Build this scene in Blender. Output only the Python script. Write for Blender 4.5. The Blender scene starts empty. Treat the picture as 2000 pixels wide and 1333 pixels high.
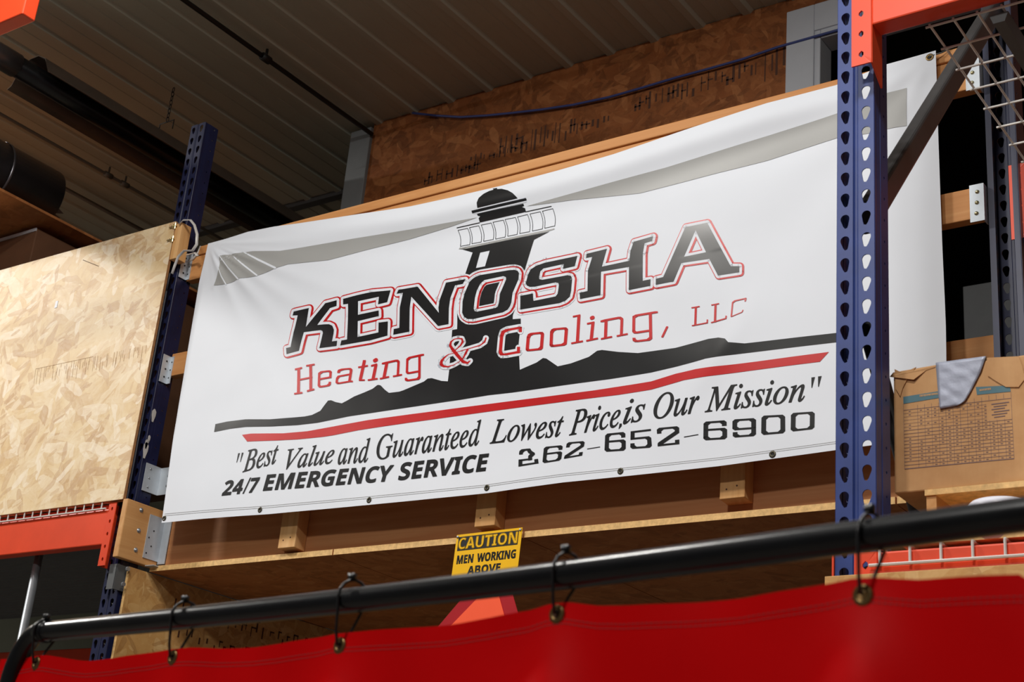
import bpy, bmesh, math, random
from mathutils import Vector, Matrix, noise
from mathutils.geometry import tessellate_polygon

random.seed(7)
SC = bpy.context.scene
COL = SC.collection
PI = math.pi

# ------------------------------------------------------------------ camera
FPX = 2898.07                       # focal length in pixels of the 2000 px wide frame
ROT = Matrix(((0.81777604, 0.14841618, 0.55607103),
              (0.56902227, -0.35345313, -0.74248538),
              (0.0863482, 0.92360355, -0.37349761)))     # camera axes -> world
EYE = Vector((0.0, 0.0, 1.6))
cam_d = bpy.data.cameras.new('camera')
cam = bpy.data.objects.new('camera', cam_d)
COL.objects.link(cam)
cam.matrix_world = Matrix.Translation(EYE) @ ROT.to_4x4()
cam_d.sensor_width = 36.0
cam_d.lens = FPX / 2000 * 36
cam_d.clip_start = 0.05
cam_d.clip_end = 80
cam_d.dof.use_dof = True
cam_d.dof.focus_distance = 4.4
cam_d.dof.aperture_fstop = 11
SC.camera = cam

# ------------------------------------------------------------------ light and exposure
SC.view_settings.view_transform = 'Standard'
SC.view_settings.look = 'None'
SC.view_settings.gamma = 1.0
SC.view_settings.use_curve_mapping = False
SC.view_settings.exposure = -0.14
W = bpy.data.worlds.new('world'); SC.world = W
W.use_nodes = True
W.node_tree.nodes['Background'].inputs[0].default_value = (1.0, 0.95, 0.88, 1)
W.node_tree.nodes['Background'].inputs[1].default_value = 0.075

def lamp(name, loc, size, power, target, col=(1.0, 0.965, 0.91), sizey=None):
    d = bpy.data.lights.new(name, 'AREA')
    d.shape = 'RECTANGLE'; d.size = size; d.size_y = sizey or size
    d.energy = power; d.color = col
    o = bpy.data.objects.new(name, d); COL.objects.link(o)
    o.location = loc
    v = Vector(target) - Vector(loc)
    o.rotation_euler = v.to_track_quat('-Z', 'Y').to_euler()
    return o

lamp('bay_and_fill_lamp', (-7.3, 1.9, 5.25), 0.35, 200, (-7.0, 2.1, 0))
lamp('bay_and_fill_lamp', (-3.2, 1.5, 5.25), 0.35, 75, (-3.0, 1.7, 0))
lamp('bay_and_fill_lamp', (-0.8, 1.0, 5.25), 0.35, 85, (-1.0, 1.5, 0))
lamp('bay_and_fill_lamp', (-1.8, -1.6, 5.25), 0.35, 105, (-1.6, 0.2, 0))  # added unseen fill from the front, brightens curtain and shadow under banner

# ------------------------------------------------------------------ pixel -> point on a plane of the room
def ray(px, py):
    return ROT @ Vector((px - 1000.0, 666.5 - py, -FPX))
def at(px, py, X=None, Y=None, Z=None):
    r = ray(px, py)
    if X is not None: t = (X - EYE.x) / r.x
    elif Y is not None: t = (Y - EYE.y) / r.y
    else: t = (Z - EYE.z) / r.z
    return EYE + r * t
def crop(x0, y0, s, pts):
    return [(x0 + x / s, y0 + y / s) for x, y in pts]

# ------------------------------------------------------------------ materials
def lin(c):
    return tuple(((v / 255) / 12.92 if v / 255 <= 0.04045 else ((v / 255 + 0.055) / 1.055) ** 2.4) for v in c) + (1.0,)
class NT:
    def __init__(s, name):
        s.m = bpy.data.materials.new(name); s.m.use_nodes = True
        s.t = s.m.node_tree; s.b = s.t.nodes['Principled BSDF']
    def n(s, typ, **kw):
        o = s.t.nodes.new(typ)
        for k, v in kw.items():
            if isinstance(k, str) and hasattr(o, k): setattr(o, k, v)
        return o
    def l(s, a, b): s.t.links.new(a, b)
    def math(s, op, a, b=None, c=None):
        o = s.t.nodes.new('ShaderNodeMath'); o.operation = op
        for i, v in enumerate((a, b, c)):
            if v is None: continue
            if hasattr(v, 'links'): s.l(v, o.inputs[i])
            else: o.inputs[i].default_value = v
        return o.outputs[0]
    def mix(s, f, a, b, bt='MIX'):
        o = s.t.nodes.new('ShaderNodeMix'); o.data_type = 'RGBA'; o.blend_type = bt
        for i, v in ((0, f), (6, a), (7, b)):
            if hasattr(v, 'links'): s.l(v, o.inputs[i])
            else: o.inputs[i].default_value = v
        return o.outputs[2]
    def coords(s, rot=(0, 0, 0), scale=(1, 1, 1), src=None):
        if src is None:
            src = s.t.nodes.new('ShaderNodeTexCoord').outputs['Object']
        m = s.t.nodes.new('ShaderNodeMapping')
        m.inputs['Rotation'].default_value = rot; m.inputs['Scale'].default_value = scale
        s.l(src, m.inputs['Vector']); return m.outputs[0]
    def noise(s, vec, scale, detail=4, rough=0.6, dist=0):
        o = s.t.nodes.new('ShaderNodeTexNoise')
        o.inputs['Scale'].default_value = scale; o.inputs['Detail'].default_value = detail
        o.inputs['Roughness'].default_value = rough; o.inputs['Distortion'].default_value = dist
        s.l(vec, o.inputs['Vector']); return o
    def ramp(s, f, stops):
        o = s.t.nodes.new('ShaderNodeValToRGB'); e = o.color_ramp.elements
        while len(e) < len(stops): e.new(0.5)
        for i, (p, c) in enumerate(stops):
            e[i].position = p; e[i].color = c
        s.l(f, o.inputs[0]); return o.outputs[0]
    def bump(s, h, strength, dist):
        o = s.t.nodes.new('ShaderNodeBump'); o.inputs['Strength'].default_value = strength
        o.inputs['Distance'].default_value = dist
        s.l(h, o.inputs['Height']); s.l(o.outputs[0], s.b.inputs['Normal'])
    def set(s, **kw):
        for k, v in kw.items(): s.b.inputs[k.replace('_', ' ')].default_value = v
        return s

def paint(name, c, rough=0.5, metal=0.0, var=0.12, vscale=9, spec=0.5, scuff=None, bump=0.0):
    t = NT(name); v = t.coords()
    n = t.noise(v, vscale, 5)
    k = tuple(x * (1 - var) for x in lin(c)[:3]) + (1,)
    h = tuple(min(1, x * (1 + var)) for x in lin(c)[:3]) + (1,)
    col = t.ramp(n.outputs[0], [(0.3, k), (0.7, h)])
    if scuff:
        n2 = t.noise(v, 26, 6, 0.7)
        f = t.ramp(n2.outputs[0], [(scuff[1], (0, 0, 0, 1)), (scuff[1] + 0.04, (1, 1, 1, 1))])
        col = t.mix(f, col, lin(scuff[0]))
    t.l(col, t.b.inputs['Base Color'])
    t.set(Roughness=rough, Metallic=metal, Specular_IOR_Level=spec)
    if bump: t.bump(n.outputs[0], bump, 0.002)
    return t.m

def osb(name, axis, pal, dark=(0.5, 0.62), gloss=0.55, seed=0.0):
    """strand board: layered, randomly turned long flakes on the panel's plane (axis = panel normal)"""
    t = NT(name)
    tc = t.t.nodes.new('ShaderNodeTexCoord').outputs['Object']
    add = t.t.nodes.new('ShaderNodeVectorMath'); add.operation = 'ADD'; add.inputs[1].default_value = (seed, seed * 1.7, seed * .6)
    t.l(tc, add.inputs[0])
    wob = t.noise(add.outputs[0], 22, 2)
    sub = t.t.nodes.new('ShaderNodeVectorMath'); sub.operation = 'MULTIPLY_ADD'
    sub.inputs[1].default_value = (0.012,) * 3
    t.l(wob.outputs['Color'], sub.inputs[0]); t.l(add.outputs[0], sub.inputs[2])
    base = t.noise(t.coords(scale=(1, 1, 1), src=sub.outputs[0]), 5, 6, 0.65)
    col = t.ramp(base.outputs[0], [(0.3, lin(pal[0])), (0.5, lin(pal[1])), (0.72, lin(pal[2]))])
    hgt = None
    spec = [(0.15, 8, 24, .5), (1.15, 7, 21, .6), (2.0, 9, 30, .66), (-0.35, 6.5, 19, .68), (0.7, 10, 36, .72), (2.6, 9, 26, .76), (-0.05, 6, 24, .78), (1.6, 14, 42, .82), (0.4, 18, 60, .84), (-0.9, 9, 20, .86)]
    for i, (ang, sa, sb, th) in enumerate(spec):
        if axis == 'Y': rot, sc = (0, ang, 0), (sa, 2.0, sb)
        elif axis == 'X': rot, sc = (ang, 0, 0), (2.0, sa, sb)
        else: rot, sc = (0, 0, ang), (sa, sb, 2.0)
        # rotate first, then stretch
        r = t.coords(rot=rot, src=sub.outputs[0]); v = t.coords(scale=sc, src=r)
        vo = t.t.nodes.new('ShaderNodeTexVoronoi'); vo.feature = 'F1'
        vo.inputs['Scale'].default_value = 1.0
        t.l(v, vo.inputs['Vector'])
        sep = t.t.nodes.new('ShaderNodeSeparateColor'); t.l(vo.outputs['Color'], sep.inputs[0])
        mask = t.math('GREATER_THAN', sep.outputs[0], th)
        near = t.math('LESS_THAN', vo.outputs['Distance'], 0.62)
        mask = t.math('MULTIPLY', mask, near)
        fc = t.ramp(sep.outputs[1], [(0.0, lin(pal[3])), (0.25, lin(pal[0])), (0.55, lin(pal[1])), (0.8, lin(pal[2])), (1.0, lin(pal[4]))])
        g = t.noise(t.coords(scale=(1, 1, 1), src=v), 3.0, 3)
        fc = t.mix(0.25, fc, t.ramp(g.outputs[0], [(0.35, lin(pal[0])), (0.65, lin(pal[4]))]))
        m2 = t.math('MULTIPLY', mask, 0.62)
        col = t.mix(m2, col, fc)
        hh = t.math('MULTIPLY', mask, sep.outputs[2])
        hgt = hh if hgt is None else t.math('MAXIMUM', hgt, hh)
    t.l(col, t.b.inputs['Base Color'])
    t.set(Roughness=gloss, Specular_IOR_Level=0.3)
    t.bump(hgt, 0.35, 0.0015)
    return t.m

def wood(name, c0, c1, axis='X', rough=0.6, knots=True):
    t = NT(name)
    sc = {'X': (1.2, 26, 26), 'Y': (26, 1.2, 26), 'Z': (26, 26, 1.2)}[axis]
    v = t.coords(scale=sc)
    n = t.noise(v, 1.0, 6, 0.6, 0.6)
    n2 = t.noise(t.coords(scale=tuple(x * .16 for x in sc)), 1.3, 3)
    col = t.ramp(n.outputs[0], [(0.3, lin(c0)), (0.52, lin(tuple((a + b) / 2 for a, b in zip(c0, c1)))), (0.7, lin(c1))])
    col = t.mix(t.math('MULTIPLY', n2.outputs[0], 0.5), col, lin(c0))
    t.l(col, t.b.inputs['Base Color'])
    t.set(Roughness=rough, Specular_IOR_Level=0.3)
    t.bump(n.outputs[0], 0.15, 0.001)
    return t.m

PAL_LIGHT = [(214, 178, 128), (232, 205, 160), (242, 222, 186), (188, 142, 94), (254, 243, 224)]
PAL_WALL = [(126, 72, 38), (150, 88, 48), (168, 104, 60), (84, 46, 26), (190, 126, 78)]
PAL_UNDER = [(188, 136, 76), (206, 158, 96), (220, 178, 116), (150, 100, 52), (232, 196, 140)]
M = {
    'osb_light': osb('strand_board_light', 'Y', PAL_LIGHT),
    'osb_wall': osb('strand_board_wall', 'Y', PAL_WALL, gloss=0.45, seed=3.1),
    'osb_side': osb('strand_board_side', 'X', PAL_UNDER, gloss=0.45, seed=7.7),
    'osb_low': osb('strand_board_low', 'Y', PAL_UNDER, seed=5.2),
    'osb_deck': osb('strand_board_deck', 'Z', [(168, 104, 60), (184, 118, 70), (194, 128, 78), (140, 86, 48), (206, 146, 94)], gloss=0.5, seed=1.3),
    'osb_edge': paint('strand_board_edge', (226, 184, 122), 0.7, var=0.25, vscale=60, bump=0.5),
    'osb_edge_dark': paint('strand_board_cut_edge', (150, 104, 62), 0.7, var=0.25, vscale=60, bump=0.5),
    'lumber': wood('pine_lumber', (196, 132, 76), (226, 172, 116), 'X'),
    'lumber_rim': wood('pine_rim_board', (176, 116, 72), (204, 150, 102), 'X'),
    'lumber_z': wood('pine_upright', (204, 150, 92), (234, 190, 134), 'Z'),
    'lumber_y': wood('pine_block', (196, 140, 84), (222, 174, 118), 'Y'),
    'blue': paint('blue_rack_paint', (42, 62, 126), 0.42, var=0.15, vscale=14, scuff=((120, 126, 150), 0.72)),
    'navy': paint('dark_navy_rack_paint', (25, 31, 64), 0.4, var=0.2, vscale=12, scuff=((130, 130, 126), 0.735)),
    'orange': paint('orange_rack_paint', (226, 72, 36), 0.4, var=0.08, vscale=6),
    'galv': paint('galvanised_steel', (176, 182, 188), 0.38, 0.75, var=0.15, vscale=20),
    'zinc': paint('zinc_bracket', (196, 204, 212), 0.45, 0.35, var=0.08, vscale=20),
    'wire': paint('wire_deck_zinc', (214, 212, 208), 0.4, 0.0, var=0.08),
    'bolt': paint('yellow_zinc_bolt', (196, 188, 150), 0.28, 0.9, var=0.1, vscale=40),
    'brace': paint('grey_brace_paint', (80, 79, 80), 0.42, 0.3, var=0.12, vscale=14),
    'pipe': paint('black_pipe', (24, 25, 28), 0.26, 0.3, var=0.25, vscale=22, scuff=((90, 90, 90), 0.76)),
    'tie': paint('black_nylon_tie', (22, 22, 26), 0.35, var=0.1),
    'brass': paint('aged_brass', (128, 104, 66), 0.38, 0.85, var=0.25, vscale=60),
    'grommet': paint('dark_grommet', (74, 70, 58), 0.4, 0.7, var=0.2, vscale=60),
    'vinyl': paint('white_banner_vinyl', (229, 234, 243), 0.58, var=0.015, vscale=3, spec=0.25),
    'p_black': paint('black_banner_print', (30, 31, 33), 0.3, var=0.1, vscale=6, spec=0.5),
    'p_red': paint('red_banner_print', (196, 26, 30), 0.36, var=0.06, vscale=6),
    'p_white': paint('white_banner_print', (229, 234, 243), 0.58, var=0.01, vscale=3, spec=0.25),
    'p_grey': paint('grey_banner_print', (168, 169, 168), 0.45, var=0.02, vscale=6),
    'ceil': paint('ceiling_liner_steel', (186, 188, 172), 0.5, var=0.05, vscale=2),
    'casing': paint('white_casing', (200, 204, 212), 0.5, var=0.03),
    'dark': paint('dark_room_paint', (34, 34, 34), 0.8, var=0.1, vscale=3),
    'darkgrey': paint('dark_grey_sheet', (84, 86, 88), 0.6, var=0.1),
    'floor': paint('concrete_floor', (110, 106, 100), 0.7, var=0.15, vscale=2),
    'colgrey': paint('grey_column_paint', (128, 132, 134), 0.5, var=0.06),
    'yellow': paint('yellow_sign', (246, 190, 10), 0.4, var=0.03),
    'fluor': paint('fluorescent_orange', (255, 92, 52), 0.5, var=0.03),
    'maroon': paint('dark_red_reflector', (170, 24, 34), 0.4, var=0.06),
    'magenta': paint('magenta_card', (206, 24, 96), 0.6, var=0.05),
    'card_dark': paint('dark_brown_card', (112, 76, 52), 0.75, var=0.1),
    'tape': paint('silver_duct_tape', (160, 166, 184), 0.45, 0.15, var=0.12, vscale=30, bump=0.4),
    'teal': paint('teal_print', (72, 112, 124), 0.6, var=0.08),
    'ink': paint('navy_ink', (112, 92, 96), 0.7, var=0.1),
    'stampink': paint('stamp_ink', (82, 48, 30), 0.7, var=0.1),
    'stampbrown': paint('faded_stamp_ink', (168, 130, 86), 0.7, var=0.2, vscale=40),
    'white_pl': paint('white_plastic', (226, 228, 240), 0.35, var=0.03),
    'strap': paint('clear_plastic_wrap', (196, 192, 188), 0.3, var=0.12, vscale=30),
    'heater': paint('heater_reflector_steel', (120, 108, 98), 0.45, 0.6, var=0.12),
    'duct': paint('duct_steel', (120, 118, 124), 0.3, 0.8, var=0.15, vscale=5),
    'dim_conduit': paint('dull_conduit', (92, 86, 76), 0.5, var=0.1),
    'conduit': paint('black_conduit', (26, 24, 22), 0.5, var=0.1),
    'cable': paint('blue_cable', (58, 70, 130), 0.45, var=0.1),
    'black': paint('matte_black', (14, 14, 16), 0.6, var=0.1),
    'stitch': paint('dark_red_thread', (110, 60, 62), 0.8, var=0.1),
}
def cardboard():
    t = NT('cardboard'); v = t.coords(scale=(1, 1, 1))
    n = t.noise(v, 9, 5); f = t.noise(t.coords(scale=(260, 260, 6)), 1, 2)
    col = t.ramp(n.outputs[0], [(0.3, lin((184, 138, 92))), (0.7, lin((208, 164, 116)))])
    col = t.mix(t.math('MULTIPLY', f.outputs[0], 0.12), col, lin((150, 108, 70)))
    t.l(col, t.b.inputs['Base Color']); t.set(Roughness=0.75, Specular_IOR_Level=0.25); return t.m
M['card'] = cardboard()
def curtain_mat():
    t = NT('red_vinyl_curtain'); v = t.coords()
    n = t.noise(v, 5, 3)
    col = t.ramp(n.outputs[0], [(0.3, lin((226, 0, 10))), (0.7, lin((240, 4, 14)))])
    t.l(col, t.b.inputs['Base Color'])
    t.set(Roughness=0.5, Specular_IOR_Level=0.14)
    tr = t.t.nodes.new('ShaderNodeBsdfTranslucent'); tr.inputs[0].default_value = lin((255, 12, 8))
    mx = t.t.nodes.new('ShaderNodeMixShader'); mx.inputs[0].default_value = 0.4
    out = t.t.nodes['Material Output']
    t.l(t.b.outputs[0], mx.inputs[1]); t.l(tr.outputs[0], mx.inputs[2]); t.l(mx.outputs[0], out.inputs[0])
    return t.m
M['curtain'] = curtain_mat()

# ------------------------------------------------------------------ scene graph helpers
def tag(o, label, cat, group=None, kind=None):
    if label: o['label'] = label
    if cat: o['category'] = cat
    if group: o['group'] = group
    if kind: o['kind'] = kind
    return o
def thing(name, loc, label, cat, group=None):
    o = bpy.data.objects.new(name, None); COL.objects.link(o); o.location = loc
    o.empty_display_size = 0.05
    ORG[o.name] = Vector(loc)
    return tag(o, label, cat, group)
ORG = {}
class MB:
    """collects shapes, then links them as ONE mesh object (vertices given in room coordinates)"""
    def __init__(s): s.bm = bmesh.new()
    def face(s, pts):
        vs = [s.bm.verts.new(p) for p in pts]
        try: return s.bm.faces.new(vs)
        except ValueError: return None
    def box(s, x0, x1, y0, y1, z0, z1):
        v = [s.bm.verts.new(p) for p in ((x0, y0, z0), (x1, y0, z0), (x1, y1, z0), (x0, y1, z0), (x0, y0, z1), (x1, y0, z1), (x1, y1, z1), (x0, y1, z1))]
        for f in ((3, 2, 1, 0), (4, 5, 6, 7), (0, 1, 5, 4), (1, 2, 6, 5), (2, 3, 7, 6), (3, 0, 4, 7)):
            s.bm.faces.new([v[i] for i in f])
        return s
    def prism(s, pts, off):
        """polygon (3-D points) extruded by the vector off"""
        off = Vector(off); a = [s.bm.verts.new(p) for p in pts]; b = [s.bm.verts.new(Vector(p) + off) for p in pts]
        n = len(a)
        s.bm.faces.new(a[::-1]); s.bm.faces.new(b)
        for i in range(n): s.bm.faces.new((a[i], a[(i + 1) % n], b[(i + 1) % n], b[i]))
        return s
    def tube(s, pts, r, n=12, closed=False, cap=True, rs=None, flat=1.0):
        pts = [Vector(p) for p in pts]; rings = []; m = len(pts)
        up = None
        for i, p in enumerate(pts):
            if closed: d = (pts[(i + 1) % m] - pts[i - 1]).normalized()
            else: d = ((pts[i + 1] if i < m - 1 else p) - (pts[i - 1] if i else p)).normalized()
            if up is None:
                up = d.orthogonal().normalized()
            up = (up - d * up.dot(d)).normalized(); sd = d.cross(up)
            rr = rs[i] if rs else r
            rings.append([s.bm.verts.new(p + (up * math.cos(a) + sd * math.sin(a) * flat) * rr) for a in [2 * PI * k / n for k in range(n)]])
        for i in range(m if closed else m - 1):
            a, b = rings[i], rings[(i + 1) % m]
            for k in range(n): s.bm.faces.new((a[k], a[(k + 1) % n], b[(k + 1) % n], b[k]))
        if cap and not closed:
            s.bm.faces.new(rings[0][::-1]); s.bm.faces.new(rings[-1])
        return s
    def disc(s, c, nrm, r, h, n=16, r2=None):
        c = Vector(c); nrm = Vector(nrm).normalized()
        return s.tube([c, c + nrm * h], r, n, rs=[r, r2 if r2 is not None else r])
    def ring(s, c, nrm, R, r, n=24, k=8, flat=0.5):
        c = Vector(c); nrm = Vector(nrm).normalized(); u = nrm.orthogonal().normalized(); v = nrm.cross(u); rg = []
        for i in range(n):
            a = 2 * PI * i / n; d = u * math.cos(a) + v * math.sin(a)
            rg.append([s.bm.verts.new(c + d * (R + r * math.cos(b)) + nrm * r * flat * math.sin(b)) for b in [2 * PI * j / k for j in range(k)]])
        for i in range(n):
            a, b = rg[i], rg[(i + 1) % n]
            for j in range(k): s.bm.faces.new((a[j], b[j], b[(j + 1) % k], a[(j + 1) % k]))
        return s
    def dome(s, c, nrm, r, h, n=12):
        c = Vector(c); nrm = Vector(nrm).normalized()
        pts = [c + nrm * h * math.sin(a) for a in (0, .4, .8, 1.2, 1.5)]
        return s.tube(pts, r, n, rs=[r * math.cos(a) for a in (0, .4, .8, 1.2, 1.5)])
    def build(s, name, mat, parent=None, bevel=0, smooth=False, solid=0, fix=True, sm_angle=None):
        if fix: bmesh.ops.recalc_face_normals(s.bm, faces=s.bm.faces)
        if parent is None:
            base = Vector((0, 0, 0))
        else:
            base = ORG[parent.name]
        if base.length: bmesh.ops.translate(s.bm, verts=s.bm.verts, vec=-base)
        me = bpy.data.meshes.new(name); s.bm.to_mesh(me); s.bm.free()
        o = bpy.data.objects.new(name, me); COL.objects.link(o)
        me.materials.append(M[mat] if isinstance(mat, str) else mat)
        if smooth:
            for p in me.polygons: p.use_smooth = True
        ORG[o.name] = base
        if parent: o.parent = parent
        # the object's own origin is its parent's base, so local coordinates keep room scale
        if solid:
            md = o.modifiers.new('thickness', 'SOLIDIFY'); md.thickness = solid; md.offset = 0
        if bevel:
            md = o.modifiers.new('bevel', 'BEVEL'); md.width = bevel; md.segments = 2; md.limit_method = 'ANGLE'; md.angle_limit = 0.9
        return o
def struct(o): o['kind'] = 'structure'; return o
def boxo(name, b, mat, parent=None, bevel=0.0): return MB().box(*b).build(name, mat, parent, bevel)

# nested parts share their parent's base, so a sub-part's parent sits at that base with no offset of its own

# ------------------------------------------------------------------ the setting
ZC = 5.38                                  # ceiling height
YW = 4.81                                  # plane of the strand board room wall
def make_ceiling():
    mb = MB(); pitch = 0.2286; x0 = at(810, 220, Y=YW).x
    k0 = -45; k1 = 24; y0, y1 = -1.0, 15.0
    prof = []
    for k in range(k0, k1):
        c = x0 + k * pitch
        prof += [(c - 0.030, 0), (c - 0.016, -0.015), (c + 0.016, -0.015), (c + 0.030, 0)]
        prof += [(c + pitch * .36, 0), (c + pitch * .375, -0.003), (c + pitch * .625, -0.003), (c + pitch * .64, 0)]
    a = [mb.bm.verts.new((x, y0, ZC + z)) for x, z in prof]
    b = [mb.bm.verts.new((x, y1, ZC + z)) for x, z in prof]
    for i in range(len(a) - 1): mb.bm.faces.new((a[i], b[i], b[i + 1], a[i + 1]))
    struct(mb.build('ceiling', 'ceil', fix=False, solid=0.004))
make_ceiling()
struct(boxo('floor', (-14, 6, -3, 15, -0.1, 0), 'floor'))
# strand board wall of the upstairs room, with an opening for the doorway
def wall_back():
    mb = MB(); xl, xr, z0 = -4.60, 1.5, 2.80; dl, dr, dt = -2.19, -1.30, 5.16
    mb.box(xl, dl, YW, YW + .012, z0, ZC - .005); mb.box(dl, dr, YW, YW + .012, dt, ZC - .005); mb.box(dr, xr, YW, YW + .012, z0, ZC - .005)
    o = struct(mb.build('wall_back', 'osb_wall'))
    # illegible mill stamps printed across the sheets
    rnd = random.Random(4); m2 = MB()
    for (x, w, z, h) in ((-4.22, .34, 4.93, .07), (-3.95, .30, 4.98, .05), (-3.78, .42, 4.965, .12), (-3.35, .18, 4.99, .06), (-3.05, .30, 5.02, .09), (-2.72, .26, 5.03, .10), (-2.42, .16, 5.0, .16)):
        xx = x
        while xx < x + w:
            hh = h * rnd.uniform(.35, 1); zz = z + rnd.uniform(0, h - hh)
            m2.box(xx, xx + rnd.uniform(.004, .012), YW - .0006, YW, zz, zz + hh); 
            if rnd.random() < .35: m2.box(xx, xx + rnd.uniform(.02, .035), YW - .0006, YW, zz + hh * .5, zz + hh * .5 + .008)
            xx += rnd.uniform(.016, .034)
    tagp = m2.build('stamp', 'stampink', o)
wall_back()
# doorway casing and the unlit room behind it
mb = MB()
mb.box(-2.315, -2.19, YW - .02, YW + .02, 2.85, 5.30).box(-2.19, -1.18, YW - .02, YW + .02, 5.17, 5.30)
mb.box(-2.215, -2.165, YW - .012, YW + .10, 2.85, 5.19).box(-2.165, -1.18, YW - .012, YW + .10, 5.13, 5.19)
mb.box(-1.30, -1.18, YW - .02, YW + .02, 2.85, 5.17)
struct(mb.build('door_1', 'casing', bevel=.004))
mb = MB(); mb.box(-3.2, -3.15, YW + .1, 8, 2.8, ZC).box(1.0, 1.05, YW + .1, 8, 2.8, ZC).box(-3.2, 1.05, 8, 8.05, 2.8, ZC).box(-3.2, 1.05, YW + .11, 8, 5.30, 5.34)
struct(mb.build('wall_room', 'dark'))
struct(MB().box(-14, 6, 14.9, 15, 0, ZC).build('wall_far', 'ceil'))
struct(MB().box(-14.1, -14, -1, 15, 0, ZC).build('wall_left', 'ceil'))
o = struct(MB().box(-14, -4.8, 5.28, 5.33, ZC - .035, ZC - .005).build('trim_1', 'darkgrey'))
o = MB().box(-4.735, -4.60, YW - .02, YW + .14, 0, 5.35).build('steel_column', 'colgrey', bevel=.004)
tag(o, 'grey square steel column at the left end of the strand board room wall', 'column')

# ------------------------------------------------------------------ pallet rack uprights
def pear(sgn=1.0):
    pts = [(.0102 * math.cos(a), .005 + .0102 * math.sin(a)) for a in [2 * PI * k / 14 for k in range(14)]]
    pts += [(sgn * .0018 + .0052 * math.cos(a), -.0135 + .0052 * math.sin(a)) for a in [2 * PI * k / 10 for k in range(10)]]
    from mathutils.geometry import convex_hull_2d
    ix = convex_hull_2d([Vector(p) for p in pts]); return [pts[i] for i in ix]
def rnd_hole(r): return [(r * math.cos(2 * PI * k / 12), r * math.sin(2 * PI * k / 12)) for k in range(12)]
def radius_at(poly, a):
    d = (math.cos(a), math.sin(a)); best = None; n = len(poly)
    for i in range(n):
        x1, y1 = poly[i]; x2, y2 = poly[(i + 1) % n]; ex, ey = x2 - x1, y2 - y1
        den = d[0] * ey - d[1] * ex
        if abs(den) < 1e-12: continue
        t = (x1 * ey - y1 * ex) / den; u = (x1 * d[1] - y1 * d[0]) / den
        if t > 0 and -1e-6 <= u <= 1 + 1e-6: best = t if best is None else max(best, t)
    return best
def cell(mb, org, u, v, u0, u1, v0, v1, hole):
    """rectangle (u0..u1, v0..v1) round the origin with a hole punched in it"""
    angs = sorted([2 * PI * k / 20 for k in range(20)] + [math.atan2(y, x) % (2 * PI) for x in (u0, u1) for y in (v0, v1)])
    inn, out = [], []
    for a in angs:
        c, s_ = math.cos(a), math.sin(a); r = radius_at(hole, a)
        t = min((u1 / c if c > 1e-9 else 1e9), (u0 / c if c < -1e-9 else 1e9), (v1 / s_ if s_ > 1e-9 else 1e9), (v0 / s_ if s_ < -1e-9 else 1e9))
        inn.append(mb.bm.verts.new(org + u * (c * r) + v * (s_ * r))); out.append(mb.bm.verts.new(org + u * (c * t) + v * (s_ * t)))
    n = len(angs)
    for i in range(n): mb.bm.faces.new((inn[i], out[i], out[(i + 1) % n], inn[(i + 1) % n]))
PITCH = 0.0508
def post_mesh(x0, x1, yf, dep, z0, z1, zh, sgn=1):
    """perforated open-back column: face at yf, flanges running to yf + sgn*dep"""
    mb = MB(); X, Y, Z = Vector((1, 0, 0)), Vector((0, 1, 0)), Vector((0, 0, 1))
    w = x1 - x0; mid = (x0 + x1) / 2; g = 0.006
    k0 = math.ceil((z0 - zh) / PITCH + .5); k1 = math.floor((z1 - zh) / PITCH - .5)
    za = zh + (k0 - .5) * PITCH; zb = zh + (k1 + .5) * PITCH
    cw = (w / 2 - g) / 2
    rh = rnd_hole(.0034)
    for k in range(k0, k1 + 1):
        zc = zh + k * PITCH
        for cx, s_ in ((x0 + cw, 1), (x1 - cw, -1)):
            cell(mb, Vector((cx, yf, zc)), X, Z, -cw, cw, -PITCH / 2, PITCH / 2, pear(s_))
        for xx in (x0, x1):
            cell(mb, Vector((xx, yf + sgn * dep * .72, zc + .012)), Y, Z, -dep * .28, dep * .28, -PITCH / 2 - .012, PITCH / 2 - .012, rh)
    for (a, ya), (b, yb) in (((mid - g, yf), (mid - g * .5, yf + sgn * .004)), ((mid - g * .5, yf + sgn * .004), (mid + g * .5, yf + sgn * .004)), ((mid + g * .5, yf + sgn * .004), (mid + g, yf))):
        mb.face([(a, ya, za), (b, yb, za), (b, yb, zb), (a, ya, zb)])
    for xx in (x0, x1):
        mb.face([(xx, yf, za), (xx, yf + sgn * dep * .44, za), (xx, yf + sgn * dep * .44, zb), (xx, yf, zb)])
        s_ = 1 if xx == x0 else -1
        mb.face([(xx, yf + sgn * dep, za), (xx + s_ * .016, yf + sgn * dep, za), (xx + s_ * .016, yf + sgn * dep, zb), (xx, yf + sgn * dep, zb)])
    bmesh.ops.remove_doubles(mb.bm, verts=mb.bm.verts, dist=1e-5)
    return mb
XR0, XR1 = -1.150, -1.0695                  # right frame columns
YF = 2.64; YR = 3.74
zh_r = at(1651, 190, Y=YF).z
XR0 = at(1634.5, 600, Y=YF).x; XR1 = at(1709, 600, Y=YF).x
up = thing('rack_upright', (XR0, YF, 0), 'tall blue pallet rack upright frame standing in front of the right end of the banner', 'rack upright')
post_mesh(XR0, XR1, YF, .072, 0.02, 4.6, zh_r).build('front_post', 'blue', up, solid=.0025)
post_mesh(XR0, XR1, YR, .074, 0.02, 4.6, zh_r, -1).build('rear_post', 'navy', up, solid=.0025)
XM = (XR0 + XR1) / 2
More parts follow.
